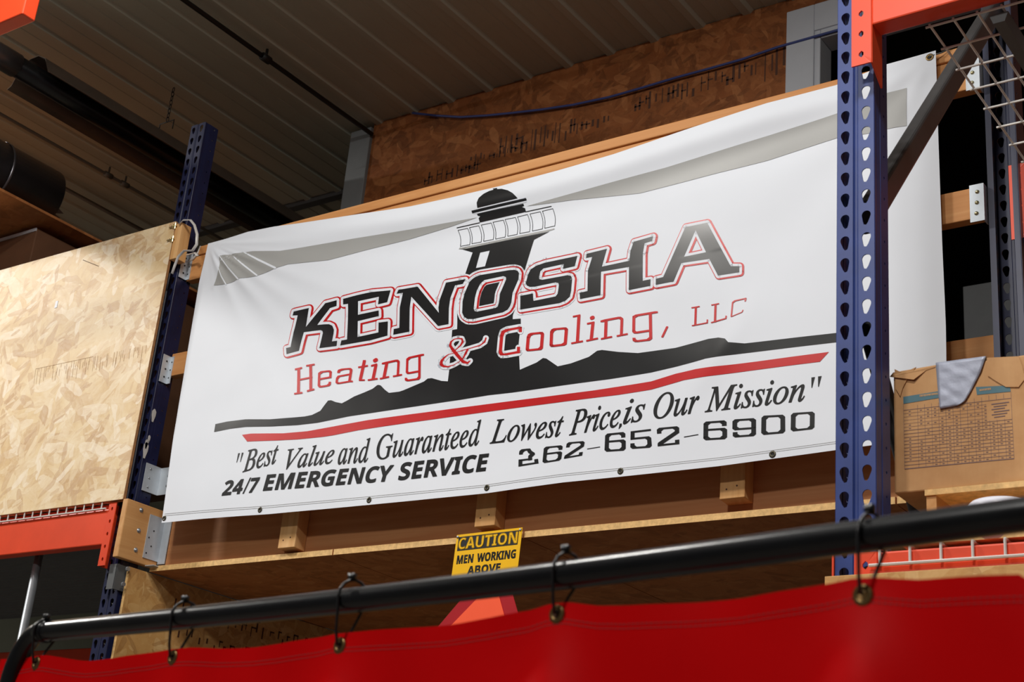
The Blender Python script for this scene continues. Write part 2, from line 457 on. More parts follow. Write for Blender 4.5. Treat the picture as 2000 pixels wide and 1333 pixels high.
def brace(p, q, wid=.040, thk=.030):
    """rounded tubular brace lying in the frame's plane (constant X)"""
    p, q = Vector(p), Vector(q); d = (q - p).normalized(); n = Vector((0, -d.z, d.y)); x = Vector((1, 0, 0)); mb = MB()
    prof = []
    for cx, cy, a0 in ((1, 1, 0), (-1, 1, 90), (-1, -1, 180), (1, -1, 270)):
        for k in range(4):
            a = math.radians(a0 + k * 30); r = .009
            prof.append((cx * (thk / 2 - r) + r * math.cos(a), cy * (wid / 2 - r) + r * math.sin(a)))
    a = [mb.bm.verts.new(p + x * u + n * v) for u, v in prof]; b = [mb.bm.verts.new(q + x * u + n * v) for u, v in prof]
    k = len(prof); mb.bm.faces.new(a[::-1]); mb.bm.faces.new(b)
    for i in range(k): mb.bm.faces.new((a[i], a[(i + 1) % k], b[(i + 1) % k], b[i]))
    return mb
brace((XM, YF + .05, at(1712, 428, X=XM).z - .035), (XM, YR - .02, at(1932, 45, X=XM).z + .16), .060, .036).build('diagonal_brace', 'brace', up)
brace((XM, YF + .05, at(1713, 668, X=XM).z + .02), (XM, 3.40, 2.02), .036).build('diagonal_brace', 'black', up, smooth=True)
MB().disc((XM + .016, YF + .06, at(1715, 640, X=XM).z), (1, 0, 0), .012, .012, 6).build('bolt', 'black', up)
MB().box(XR0 - .006, XR0 - .002, YF - .004, YF + .05, 2.29, 2.345).build('beam_end_plate', 'orange', up)

# left frame: only its aisle side column shows
XL0, XL1, YL = -4.502, -4.418, 3.60
zh_l = at(380, 274, Y=YL).z
upl = thing('rack_upright', (XL0, YL, 0), 'dark blue rack upright between the strand board panel and the left edge of the banner', 'rack upright')
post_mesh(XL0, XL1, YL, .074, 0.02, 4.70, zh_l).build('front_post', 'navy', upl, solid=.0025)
for px, py, s_ in ((300, 812, .028), (286, 868, .02), (284, 880, .034), (291, 858, .016)):
    c = at(px, py, X=XL1 + .002); mb = MB()
    mb.prism([(XL1 + .0016, c.y + s_ * .35 * math.cos(a) * (1 + .3 * math.sin(3 * a)), c.z + s_ * math.sin(a)) for a in [k * PI / 5 for k in range(10)]], (.0008, 0, 0))
    mb.build('label_residue', 'strap', upl)

# ------------------------------------------------------------------ beams (top level, one each)
def beam(x0, x1, yf, z0, z1, dep, label, right_end=None, left_end=None, step=True, conn=(.06, .14), mat='orange', endx=.045):
    t = thing('rack_beam', ((x0 + x1) / 2, yf, z0), label, 'rack beam')
    mb = MB()
    prof = [(0, z0), (0, z1 - .025 if step else z1)] + ([(.018, z1 - .025), (.018, z1)] if step else []) + [(dep, z1), (dep, z0)]
    mb.prism([(x0, yf + a, b) for a, b in prof], (x1 - x0, 0, 0))
    mb.build('beam_body', mat, t, bevel=.004)
    for side, zz in (('r', right_end), ('l', left_end)):
        if not zz: continue
        za, zb = zz; s_ = -1 if side == 'r' else 1; xe = x1 if side == 'r' else x0
        mb = MB(); X, Z = Vector((1, 0, 0)), Vector((0, 0, 1))
        # front plate hooked over the column face, with punched slots
        xp0, xp1 = (xe, xe + endx) if side == 'r' else (xe - endx, xe)
        n = max(2, round((zb - za) / PITCH)); ph = (zb - za) / n
        hole = [(.0, .0085), (-.006, .003), (-.006, -.003), (0, -.0085), (.005, -.003), (.005, .004)]
        for k in range(n):
            cell(mb, Vector(((xp0 + xp1) / 2, yf - .0, za + (k + .5) * ph)), X, Z, -(xp1 - xp0) / 2, (xp1 - xp0) / 2, -ph / 2, ph / 2, hole)
        mb.face([(xe, yf, za), (xe, yf + .055, za - (.035 if side == 'l' else 0)), (xe, yf + .055, zb), (xe, yf, zb)])
        bmesh.ops.remove_doubles(mb.bm, verts=mb.bm.verts, dist=1e-5)
        p = mb.build('end_connector', mat, t, solid=.004)
    return t
# right rack, upper shelf (front and rear), lower shelf
bt = beam(-1.052, 1.4, YF - .045, at(1725, 42, Y=YF - .045).z, at(1725, 42, Y=YF - .045).z + .13, .05, 'orange rack beam crossing the top right corner above the wire deck', left_end=(at(1700, 143, Y=YF - .006).z, at(1700, 143, Y=YF - .006).z + .26), step=False)
beam(-1.052, 1.4, YR - .05, at(1985, 400, Y=YR - .05).z - .005, at(1985, 328, Y=YR - .05).z, .05, 'orange rack beam behind the right rear post at the right edge of the photo', left_end=(at(1982, 468, Y=YR - .05).z, at(1982, 322, Y=YR - .05).z), step=False)
zb1 = at(1720, 1078, Y=YF - .03).z
beam(-1.052, 1.4, YF - .03, zb1 - .10, zb1, .05, 'orange rack beam below the cardboard box, behind the red curtain', left_end=(zb1 - .2, zb1), step=False)
# left rack front beam and the rear beam in shade below it
zl1 = at(232, 986, Y=YL - .045).z; zl0 = at(218, 1062, Y=YL - .045).z
beam(-7.4, -4.50, YL - .045, zl0, zl1 + .012, .05, 'orange rack beam under the big strand board panel on the left', right_end=(at(212, 1110, Y=YL - .01).z, zl1 + .01), endx=.04)
beam(-7.4, -4.50, 4.64, 2.60, 2.72, .05, 'shaded dark red rear rack beam under the left wire deck', step=False, mat='orange')
# beam end at the top left corner of the photo
o = beam(-6.4, at(47, 10, Y=2.2).x, 2.2, at(20, 36, Y=2.2).z, at(20, 36, Y=2.2).z + .12, .05, 'orange beam end poking in at the top left corner under the ceiling', step=False)

# ------------------------------------------------------------------ wire decks
def wire(mb, p, q, r=.0028, n=6): mb.tube([p, q], r, n)
def wire_deck(x0, x1, y0, y1, z, pxx, pyy, label, channels=(), drop=.035, front=None, cutx=None):
    t = thing('wire_deck', ((x0 + x1) / 2, y0, z), label, 'wire deck', None)
    mb = MB(); x = x0
    k = 0
    while x <= x1:
        wire(mb, (x, y0, z), (x, y1, z)); 
        if drop: wire(mb, (x, y0, z), (x, y0 - .0, z - drop))
        x += pxx
    y = y0 + (pyy if drop else 0)
    while y <= y1 + 1e-4:
        wire(mb, (x0 - .008, y, z - .0055), (x1, y, z - .0055)); y += pyy
    if drop: wire(mb, (x0 - .02, y0 - .003, z - drop), (x1, y0 - .003, z - drop), .0032)
    mb.build('mesh_grid', 'wire', t)
    for cx in channels:
        MB().prism([(cx - .02, y0 + .01, z - .012), (cx + .02, y0 + .01, z - .012), (cx + .012, y0 + .01, z - .034), (cx - .012, y0 + .01, z - .034)], (0, y1 - y0, 0)).build('support_channel', 'darkgrey', t)
    return t
zt = 3.50
wire_deck(at(1815, 48, Z=zt).x, 1.0, YF + .002, 3.70, zt, .0515, .0935, 'open wire deck of the upper right shelf seen from below', channels=(-.795, -.2, .4), drop=0)
zlow = zb1 + .006
wire_deck(at(1718, 1075, Y=YF - .036).x, 1.0, YF - .036, 3.70, zlow, at(1777, 1070, Y=YF - .036).x - at(1718, 1075, Y=YF - .036).x, .10, 'wire deck with turned down front edge under the cardboard box', channels=(-.5,), drop=.034)
zl = zl1 + .018
wire_deck(-7.4, -4.51, YL - .05, 4.66, zl, .052, .10, 'wire deck edge between the left orange beam and the strand board panel', channels=(-5.3, -6.1), drop=.03)
# solid dark decking below the left deck (corrugated underside)
mb = MB(); n = 24; prof = []
for k in range(n):
    y = YL + .03 + k * (1.0 / n); prof += [(y, 0), (y + .012, .012), (y + .028, .012), (y + .036, 0)]
a = [mb.bm.verts.new((-7.4, y, zl0 + .035 + z)) for y, z in prof]; b = [mb.bm.verts.new((-4.52, y, zl0 + .035 + z)) for y, z in prof]
for i in range(len(a) - 1): mb.bm.faces.new((a[i], b[i], b[i + 1], a[i + 1]))
o = mb.build('corrugated_deck', 'darkgrey', solid=.002)
tag(o, 'dark corrugated deck sheet under the left wire deck', 'deck sheet')
o = MB().tube([at(78, 1078, Y=3.635), at(78, 1078, Y=3.635) + Vector((0, 0, -2.84))], .0165, 14).build('steel_pipe', 'galv', smooth=True)
o.data.transform(Matrix.Translation((0, 0, 0)))
tag(o, 'thin galvanised pipe standing upright under the left orange beam', 'pipe')

# ------------------------------------------------------------------ strand board panels
zt_, zb_ = at(345, 432, Y=3.545).z, at(240, 975, Y=3.545).z
XP1 = (at(343, 432, Y=3.545).x + at(241, 975, Y=3.545).x) / 2
t = thing('strand_board_panel', (-5.7, 3.58, zb_), 'large pale strand board panel closing the left rack above the orange beam', 'panel')
MB().box(-6.92, XP1, 3.545, 3.557, zb_, zt_).build('board', 'osb_light', t)
MB().box(XP1, XP1 + .0012, 3.5452, 3.5568, zb_ + .001, zt_ - .001).box(-6.9, XP1 - .001, 3.5452, 3.5568, zb_ - .0012, zb_).build('cut_edge', 'osb_edge_dark', t)
MB().box(-6.92, XP1 - .02, 3.557, 3.575, zb_ + .0, zb_ + .05).build('backing_strip', 'lumber', t)
rnd = random.Random(11); mb = MB()
def stamp_px(mb, pts, Y, w=.0016):
    for (ax, ay), (bx, by) in pts:
        a, b = at(ax, ay, Y=Y), at(bx, by, Y=Y); d = (b - a).normalized(); n = Vector((-d.z, 0, d.x)) * w * .5
        mb.face([a - n, b - n, b + n, a + n])
L = [((70, 721), (182, 697))]
for k in range(62):
    x = 70 + k * 3.55 + rnd.uniform(-1, 1); y = 721 - (x - 70) * .215
    h = rnd.choice((9, 16, 24, 34)) * rnd.uniform(.7, 1); o_ = rnd.uniform(0, 14) if rnd.random() < .5 else 0
    if rnd.random() < .78: L.append(((x, y + o_), (x - 4 * h / 30, y + o_ + h)))
stamp_px(mb, L, 3.5445)
mb.build('faint_stamp', 'stampbrown', t)
mb = MB(); p = at(110, 595, Y=3.5442); mb.box(p.x - .008, p.x + .008, 3.5436, 3.5448, p.z - .016, p.z + .016); mb.build('small_sticker', 'casing', t)
mb = MB()
for px, py, c_ in ((182, 514, 0),):
    a, b = at(162, 508, Y=3.5440), at(192, 520, Y=3.5440); mb.tube([a, b], .0012, 5)
mb.build('nail', 'stampink', t)

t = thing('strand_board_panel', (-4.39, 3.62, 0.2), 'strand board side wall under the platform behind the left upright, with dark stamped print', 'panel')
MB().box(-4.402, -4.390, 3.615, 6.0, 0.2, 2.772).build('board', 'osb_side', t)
MB().box(-4.4018, -4.3902, 3.6138, 3.615, 0.2, 2.772).build('cut_edge', 'osb_edge', t)
rnd = random.Random(5); mb = MB()
for row in range(2):
    y = 3.86
    while y < 4.95:
        h = rnd.uniform(.02, .055) if row == 0 else rnd.uniform(.012, .03); z = (2.66 - row * .09) + rnd.uniform(-.012, .012)
        mb.box(-4.3898, -4.3892, y, y + rnd.uniform(.004, .009), z, z + h)
        if rnd.random() < .5: mb.box(-4.3898, -4.3892, y, y + rnd.uniform(.015, .03), z + h - .006, z + h)
        y += rnd.uniform(.022, .05)
mb.build('stamped_print', 'stampink', t)

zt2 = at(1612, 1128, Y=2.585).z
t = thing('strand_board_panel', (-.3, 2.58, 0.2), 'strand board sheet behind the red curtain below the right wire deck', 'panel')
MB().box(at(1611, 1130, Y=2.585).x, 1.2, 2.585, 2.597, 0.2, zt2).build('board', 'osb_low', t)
MB().box(at(1611, 1130, Y=2.585).x, 1.2, 2.5852, 2.5968, zt2, zt2 + .0012).build('cut_edge', 'osb_edge', t)

# ------------------------------------------------------------------ wooden platform and its guard frame
YB = 3.62                                   # plane of the banner
YU, YRM = 3.684, 3.740                      # uprights' faces, rails and rim board faces
ZD0 = 2.775; ZD1 = 2.797
XE, XW = XR0 - .004, -4.39
pl = thing('wooden_platform', (-2.75, YRM, ZD0), 'wooden platform with 2x4 guard frame that the white banner hangs on', 'platform')
MB().box(-4.345, XE - .01, YRM, YRM + .038, ZD1, 3.03).build('rim_board', 'lumber_rim', pl, bevel=.003)
xs = [XW, at(670, 1095, Z=ZD0).x, at(1022, 1050, Z=ZD0).x, -1.44, XE]
xs = [XW, -3.46, -2.66, -1.44, XE]
for a, b in zip(xs[:-1], xs[1:]):
    dsh = MB().box(a + .002, b - .002, YRM - .032, 6.6, ZD0, ZD1 - .001).build('deck_sheet', 'osb_deck', pl)
    MB().box(a + .003, b - .003, YRM - .033, YRM - .032, ZD0 + .0005, ZD1 - .0015).build('sheet_edge', 'osb_edge', dsh)
for (xa, xb, zz) in ((542, 583, 1072), (926, 975, 1030), (1405, 1447, 976)):
    x0 = at(xa, zz, Y=YU).x; zbm = at(xa, zz, Y=YU).z
    MB().prism([(x0, YU, zbm), (x0, YRM - .001, zbm - .004), (x0, YRM - .001, 4.04), (x0, YU, 4.04)], (.080, 0, 0)).build('upright', 'lumber_z', pl, bevel=.002)
    up_ = [c for c in bpy.data.objects if c.parent == pl and c.name.startswith('upright')][-1]
    for dx, dz in ((.022, .028), (.055, .036)): MB().disc((x0 + dx, YU - .0008, zbm + dz), (0, 1, 0), .0028, .0014, 8).build('nail', 'stampink', up_)
YRL = 3.645                                 # rails are nailed to the front of the uprights
def zy(px, py): return at(px, py, Y=YRL).z
zr1t = at(1640, 153, Y=YRL - .006).z - .003; zr1b = zy(1925, 166)
for zt1, zb1_, nm in ((zr1t - .038 + .0, zr1b, 'rail'), (zy(1837, 380) + .0, zy(1837, 440), 'rail'), (zy(1930, 655), zy(1930, 655) - .09, 'rail')):
    low = zt1 < 3.3; yy_ = YRM + .001 if low else YRL
    if low: zt1 = at(1930, 655, Y=YRM).z; zb1_ = zt1 - .09
    MB().box(-4.335 if low else -4.41, XE - .004, yy_, yy_ + .0365, zb1_, zt1).build(nm, 'lumber', pl, bevel=.003)
MB().box(-4.36, XE - .02, YRL - .006, YRL + .083, zr1t - .036, zr1t + .003).build('top_plate', 'lumber', pl, bevel=.004)
# steel angle brackets that tie the rails to the rack posts
def bracket(xp, zc, right, h=.115):
    mb = MB(); y = YRL - .003
    if right: mb.box(xp - .040, xp, y, YRL - .0005, zc - h / 2, zc + h / 2).box(xp - .003, xp, YRL, YRL + .03, zc - h / 2, zc + h / 2)
    else: mb.box(xp, xp + .022, y, YRL - .0005, zc - h / 2, zc + h / 2).box(xp, xp + .003, YRL - .04, YRL, zc - h / 2, zc + h / 2)
    b = mb.build('bracket', 'zinc', pl)
    for k in (-1, 0, 1):
        m2 = MB(); cx = xp - .02 if right else xp + .012
        m2.dome((cx + .002 * k, y, zc + k * .033), (0, -1, 0), .0062 if right else .0035, .005 if right else .001)
        if not right: m2.dome((xp + .003, YRL - .02, zc + k * .033), (1, 0, 0), .004, .003)
        m2.build('screw', 'bolt' if right else 'black', b, smooth=True)
bracket(XE - .001, zy(1918, 395), True); bracket(XE - .001, zy(1912, 140), True, .11)
XLB = XL1 + .004
bracket(XLB, zy(352, 527), False); bracket(XLB, zy(318, 727), False)
# lower left angle
mb = MB(); p = at(292, 945, Y=3.70)
mb.box(XLB, XLB + .003, 3.62, 3.70, p.z - .055, p.z + .055).box(XLB, XLB + .075, 3.697, 3.70, p.z - .055, p.z + .055)
b = mb.build('bracket', 'zinc', pl)
for k in (-1, 0, 1): MB().dome((XLB + .003, 3.645, p.z + k * .036), (1, 0, 0), .005, .003).build('screw', 'galv', b, smooth=True)
for k in (-1, 1): MB().dome((XLB + .05, 3.697, p.z + k * .02), (0, -1, 0), .006, .004).build('screw', 'galv', b, smooth=True)

# joist block bolted to the left post, with its hanger
t = thing('wooden_joist', (XLB + .02, 3.6, 2.78), 'short yellow wooden joist bolted to the left post below the banner corner', 'wood block')
za = at(262, 980, Y=3.585).z; zb2 = at(232, 1094, Y=3.585).z
bl = MB().box(-4.416, -4.388, 3.545, 3.738, zb2, za).build('joist', 'lumber_y', t, bevel=.003)
for k, (px, py) in enumerate(((276, 997), (271, 1037), (265, 1075))):
    q = at(px, py, X=-4.388)
    MB().disc((-4.388, q.y, q.z), (1, 0, 0), .009, .001).dome((-4.387, q.y, q.z), (1, 0, 0), .006, .005).build('carriage_bolt', 'galv', t, smooth=True)
mb = MB(); z0 = zb2 - .004
ya = at(285, 1050, X=-4.3875).y
mb.box(-4.3875, -4.3845, ya, YRM - .001, z0 + .03, za - .03).box(-4.3845, -4.345, YRM - .004, YRM - .001, z0 + .02, za - .03)
mb.prism([(-4.3875, ya + .02, z0 + .001), (-4.34, ya + .02, z0 + .001), (-4.34, ya + .02, z0 + .004), (-4.3875, ya + .02, z0 + .004)], (0, .05, 0))
h = mb.build('joist_hanger', 'zinc', t)
for k in range(4): MB().disc((-4.3845, ya + .012 + (k % 2) * .018, z0 + .05 + k * .03), (1, 0, 0), .0032, .001, 8).build('nail_hole', 'black', h)
# angle plate below it with two bolt heads
mb = MB(); q = at(226, 1120, Y=3.575)
mb.box(-4.452, -4.412, 3.572, 3.576, q.z - .06, q.z + .035).box(-4.415, -4.411, 3.572, 3.64, q.z - .06, q.z + .035)
pz = mb.build('angle_plate', 'darkgrey', t)
for px, py in ((249, 1112), (240, 1142)):
    c = at(px, py, X=-4.386); MB().disc((-4.388, c.y, c.z), (1, 0, 0), .009, .008, 6).build('hex_bolt', 'galv', pz)

# block and bolts at the panel's upper right corner, wrapped with plastic
zk0, zk1 = at(352, 502, Y=3.545).z, at(365, 432, Y=3.545).z
t = thing('wooden_block', (-4.45, 3.545, zk0), 'short wooden block with two wing bolts at the top right corner of the left panel', 'wood block')
xk0 = XP1 + .003
MB().box(xk0, xk0 + .038, 3.545, 3.597, zk0, zk1).build('block', 'lumber_z', t, bevel=.002)
for px, py in ((345, 441), (338, 467)):
    c = at(px, py, Y=3.54); c.x = xk0 + .004
    mb = MB().tube([(xk0 - .03, c.y, c.z), (xk0 + .012, c.y, c.z)], .0028, 8).disc((xk0 - .008, c.y, c.z), (1, 0, 0), .008, .005, 6)
    mb.tube([(xk0 + .004, c.y, c.z - .012), (xk0 + .004, c.y, c.z + .014)], .003, 6)
    mb.build('wing_bolt', 'bolt', t)
mb = MB()
P = [at(x, y, Y=3.538) for x, y in ((350, 438), (358, 430), (372, 430), (380, 440), (385, 458), (384, 478), (376, 490), (360, 490), (348, 502), (341, 520), (336, 535))]
mb.tube(P, .006, 8, flat=.35)
P = [at(x, y, Y=3.60) for x, y in ((350, 496), (366, 498), (380, 494), (386, 500))]; mb.tube(P, .006, 8, flat=.4)
P = [at(x, y, Y=3.64) for x, y in ((392, 481), (388, 492), (378, 505), (366, 513), (358, 524), (362, 530))]; mb.tube(P, .0045, 8, flat=.5)
o = mb.build('plastic_strap', 'strap', smooth=True)
tag(o, 'pale plastic strap wrapped round the left post and wooden block', 'strap')

# ------------------------------------------------------------------ the banner: a hanging vinyl sheet and what is printed on it
def interp(tab, x):
    if x <= tab[0][0]: 
        (a, b), (c, d) = tab[0], tab[1]
    elif x >= tab[-1][0]: 
        (a, b), (c, d) = tab[-2], tab[-1]
    else:
        for (a, b), (c, d) in zip(tab[:-1], tab[1:]):
            if a <= x <= c: break
    return b + (d - b) * (x - a) / (c - a)
def plane_tab(px, k0, k1):
    pts = [at(x, y, Y=YB) for x, y in px]; return sorted((p[k0], p[k1]) for p in pts)
TOP = plane_tab([(406, 476), (439, 467), (484, 453), (536, 443), (589, 436), (700, 419), (800, 404), (880, 387), (980, 364), (1090, 334), (1200, 302), (1350, 252), (1500, 203), (1635, 168), (1732, 127), (1828, 99)], 0, 2)
BOT = plane_tab([(316, 1022), (400, 1014), (527, 1005), (722, 987), (951, 964), (1100, 943), (1210, 932), (1405, 911), (1630, 880), (1845, 851)], 0, 2)
LEF = plane_tab([(406, 476), (400, 503), (389, 551), (376, 629), (363, 708), (340, 850), (316, 1022)], 2, 0)
RIG = plane_tab([(1828, 99), (1833, 250), (1838, 400), (1842, 501), (1847, 636), (1848, 704), (1850, 851)], 2, 0)
CX, CZ = LEF[-1][1], LEF[-1][0]
def ang_px(x, y):
    p = at(x, y, Y=YB); return math.atan2(CZ - p.z, p.x - CX)
CREASE = [(ang_px(442, 556), .040, .0042, .7), (ang_px(466, 544), .036, .0046, .8), (ang_px(500, 540), .034, .0050, .9), (ang_px(538, 524), .032, .0050, .9),
          (ang_px(600, 505), .05, .0035, .6), (ang_px(430, 640), .05, .0012, .5), (ang_px(560, 640), .09, .005, .9), (ang_px(500, 720), .08, .005, .8), (ang_px(760, 470), .03, .004, .7)]
def smooth(a, b, x):
    t = min(1, max(0, (x - a) / (b - a))); return t * t * (3 - 2 * t)
PA, PB = at(1360, 760, Y=YB), at(1440, 640, Y=YB)
RCX, RCZ = at(1828, 99, Y=YB).x, at(1828, 99, Y=YB).z
def bulge(x, z):
    """how far the sheet stands out towards the aisle (metres)"""
    dx, dz = x - CX, CZ - z; r = math.hypot(dx, dz); n = 0.0
    if r > 1e-4:
        th = math.atan2(dz, dx)
        for a, s_, amp, rl in CREASE:
            d = (th - a) / s_
            if abs(d) < 4: n += (1 if r < .3 else max(.7, 1 - (r - .3) * .8)) * amp * math.exp(-.5 * d * d) * smooth(.0, .12, r) * math.exp(-max(0, r - .1) / rl)
    zt = interp(TOP, x); d = zt - z; u = (x - CX) / 3.05
    n += .014 * math.exp(-((d - .055) / .045) ** 2) * smooth(.05, .35, u) * (1 - smooth(.9, 1.0, u))
    n -= .006 * math.exp(-((d - .16) / .06) ** 2) * smooth(.1, .4, u) * (1 - smooth(.85, 1.0, u))
    # soft pull lines from the upper right corner
    ex, ez = RCX - x, RCZ - z; r2 = math.hypot(ex, ez) + 1e-6; th = math.atan2(ez, ex)
    n += .0035 * math.sin(th * 13 + .6) * smooth(.03, .3, r2) * math.exp(-r2 / .9)
    # oblique crease through the shore line on the right
    ab = PB - PA; L2 = ab.x ** 2 + ab.z ** 2; t = ((x - PA.x) * ab.x + (z - PA.z) * ab.z) / L2
    q = ((x - PA.x) * ab.z - (z - PA.z) * ab.x) / math.sqrt(L2)
    n += .005 * math.exp(-(q / .045) ** 2) * math.exp(-((t - .5) / .8) ** 2)
    n += .0045 * noise.noise(Vector((x * 1.6 + z * .9, z * 1.7 - x * .3, 3.3)))
    n += .0016 * noise.noise(Vector((x * 5 + z * 3, z * 5.5 - x * 2, 9.1))) * (1.0 if z < 3.6 else .6)
    return n
def cloth_normal(x, z, e=.003):
    gx = (bulge(x + e, z) - bulge(x - e, z)) / (2 * e); gz = (bulge(x, z + e) - bulge(x, z - e)) / (2 * e)
    return Vector((-gx, -1, -gz)).normalized()
def on_banner(px, py):
    p = at(px, py, Y=YB)
    for _ in range(2): p = at(px, py, Y=YB - bulge(p.x, p.z))
    return p.x, p.z
bn = thing('banner', (-2.85, YB, 2.95), 'long white vinyl banner with a lighthouse and company name, tied to the wooden guard frame', 'banner')
GX, GZ = 440, 180
mb = MB(); g = []
for j in range(GZ + 1):
    row = []
    for i in range(GX + 1):
        u, v = i / GX, j / GZ
        x = CX + (RCX - CX) * u
        for _ in range(2):
            zt = interp(TOP, x); zb = interp(BOT, x); z = zb + (zt - zb) * v
            xl, xr = interp(LEF, z), interp(RIG, z); x = xl + (xr - xl) * u
        zt = interp(TOP, x); zb = interp(BOT, x); z = zb + (zt - zb) * v
        row.append(mb.bm.verts.new((x, YB - bulge(x, z), z)))
    g.append(row)
for j in range(GZ):
    for i in range(GX): mb.bm.faces.new((g[j][i], g[j][i + 1], g[j + 1][i + 1], g[j + 1][i]))
mb.build('sheet', 'vinyl', bn, smooth=True)

class Print:
    """flat printed artwork: polygons on the banner's plane, cut finely and laid on the sheet's folds"""
    fat = 0.0
    def __init__(s): s.bm = bmesh.new()
    def tri(s, loops):
        pts = [Vector((x, z, 0)) for lp in loops for x, z in lp]
        vs = [s.bm.verts.new((p.x, 0, p.y)) for p in pts]
        for t in tessellate_polygon([[Vector((x, z, 0)) for x, z in lp] for lp in loops]):
            try: s.bm.faces.new([vs[i] for i in t])
            except ValueError: pass
    def px(s, outer, *holes):
        s.tri([[on_banner(*p) for p in lp] for lp in (outer,) + holes]); return s
    def hull(s, pts):
        from mathutils.geometry import convex_hull_2d
        ix = convex_hull_2d([Vector(p) for p in pts])
        if len(ix) > 2:
            vs = [s.bm.verts.new((x, 0, z)) for x, z in [on_banner(*pts[i]) for i in ix]]
            s.bm.faces.new(vs)
    def pen(s, path, w, h, sc=1.0):
        """drag a w x h rectangular nib along a pixel path"""
        for (a, b) in zip(path[:-1], path[1:]):
            s.hull([(p[0] + sx * w / 2, p[1] + sy * h / 2) for p in (a, b) for sx, sy in ((-1, -1), (1, -1), (1, 1), (-1, 1))])
        return s
    def rnd(s, path, ws, closed=False):
        """round brush with changing width"""
        if not isinstance(ws, (list, tuple)): ws = [ws] * len(path)
        pr = list(zip(path, ws)); 
        if closed: pr.append(pr[0])
        for (a, wa), (b, wb) in zip(pr[:-1], pr[1:]):
            s.hull([(p[0] + w / 2 * math.cos(k * PI / 5), p[1] + w / 2 * math.sin(k * PI / 5)) for p, w in ((a, wa), (b, wb)) for k in range(10)])
        return s
    def mit(s, path, w, closed=True):
        """even outline stroke with square corners"""
        n = len(path)
        for i in range(n if closed else n - 1):
            a, b = Vector(path[i]), Vector(path[(i + 1) % n]); d = (b - a)
            if d.length < 1e-6: continue
            d.normalize(); m = Vector((-d.y, d.x)) * w; e = d * w * .8
            # extend only at sharp outer corners by adding a small octagon
            s.hull([tuple(a + m), tuple(b + m), tuple(b - m), tuple(a - m)])
            s.hull([(a.x + w * math.cos(k * PI / 6), a.y + w * math.sin(k * PI / 6)) for k in range(12)])
        return s
    def done(s, name, mat, layer, label=None, gap=.00015):
        bm = s.bm; xs = [v.co.x for v in bm.verts]; zs = [v.co.z for v in bm.verts]; st = .010
        k = math.ceil(min(xs) / st)
        while k * st < max(xs):
            bmesh.ops.bisect_plane(bm, geom=bm.verts[:] + bm.edges[:] + bm.faces[:], plane_co=(k * st, 0, 0), plane_no=(1, 0, 0)); k += 1
        k = math.ceil(min(zs) / st)
        while k * st < max(zs):
            bmesh.ops.bisect_plane(bm, geom=bm.verts[:] + bm.edges[:] + bm.faces[:], plane_co=(0, 0, k * st), plane_no=(0, 0, 1)); k += 1
        for v in bm.verts: v.co.y = YB - bulge(v.co.x, v.co.z) - .0008 - layer * gap
        for f in bm.faces:
            f.normal_update()
            if f.normal.y > 0: f.normal_flip()
        nrm = [cloth_normal(v.co.x, v.co.z) for v in bm.verts]
        bmesh.ops.translate(bm, verts=bm.verts, vec=-ORG[bn.name])
        me = bpy.data.meshes.new(name); bm.to_mesh(me); bm.free(); me.materials.append(M[mat])
        for p in me.polygons: p.use_smooth = True
        me.normals_split_custom_set_from_vertices(nrm)
        o = bpy.data.objects.new(name, me); COL.objects.link(o); o.parent = bn; ORG[o.name] = ORG[bn.name]
        if label: o['label'] = label
        return o
K1 = lambda p: crop(545, 540, 7.84, p)
K2 = lambda p: crop(700, 530, 7.84, p)
KO = lambda p: crop(880, 490, 7.692, p)
KH = lambda p: crop(1130, 410, 5.882, p)
KT = lambda p: crop(880, 360, 7.405, p)
KE = lambda p: crop(560, 640, 6.897, p)
KF = lambda p: crop(840, 600, 7.014, p)
KG = lambda p: crop(1100, 570, 5.405, p)
KS = lambda p: crop(400, 700, 5.0, p)
KB = lambda p: crop(1000, 640, 3.125, p)

# pale grey light beams
P = Print()
P.px([(1028, 403.5), (1100, 383), (1200, 355), (1300, 328), (1450, 281), (1540, 253), (1635, 222), (1712, 187), (1771, 172), (1771, 246), (1712, 258), (1635, 270), (1500, 314), (1400, 339), (1250, 378), (1120, 391)])
P.px([(933, 425), (880, 434.5), (800, 449), (694, 466), (589, 484), (547, 490.5), (494, 491), (471, 494), (429, 499.5), (427, 527), (418, 558), (442, 555.5), (468, 544), (500, 540), (539, 524), (563, 516.6), (641, 508.7), (720, 487.7), (800, 468), (880, 443.5)])
P.done('light_beam_print', 'p_grey', 3, 'two pale grey printed light beams')

P = Print(); K9 = lambda p: crop(400, 460, 6.667, p)  # white strips laid over the grey beam print along the crease lines
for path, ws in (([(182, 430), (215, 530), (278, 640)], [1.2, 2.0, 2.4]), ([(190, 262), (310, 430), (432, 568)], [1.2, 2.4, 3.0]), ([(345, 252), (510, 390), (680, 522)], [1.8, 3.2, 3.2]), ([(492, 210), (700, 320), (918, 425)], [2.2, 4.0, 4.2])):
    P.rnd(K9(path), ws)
P.done('crease_streak', 'p_white', 5, 'white streaks over the grey print along the creases')

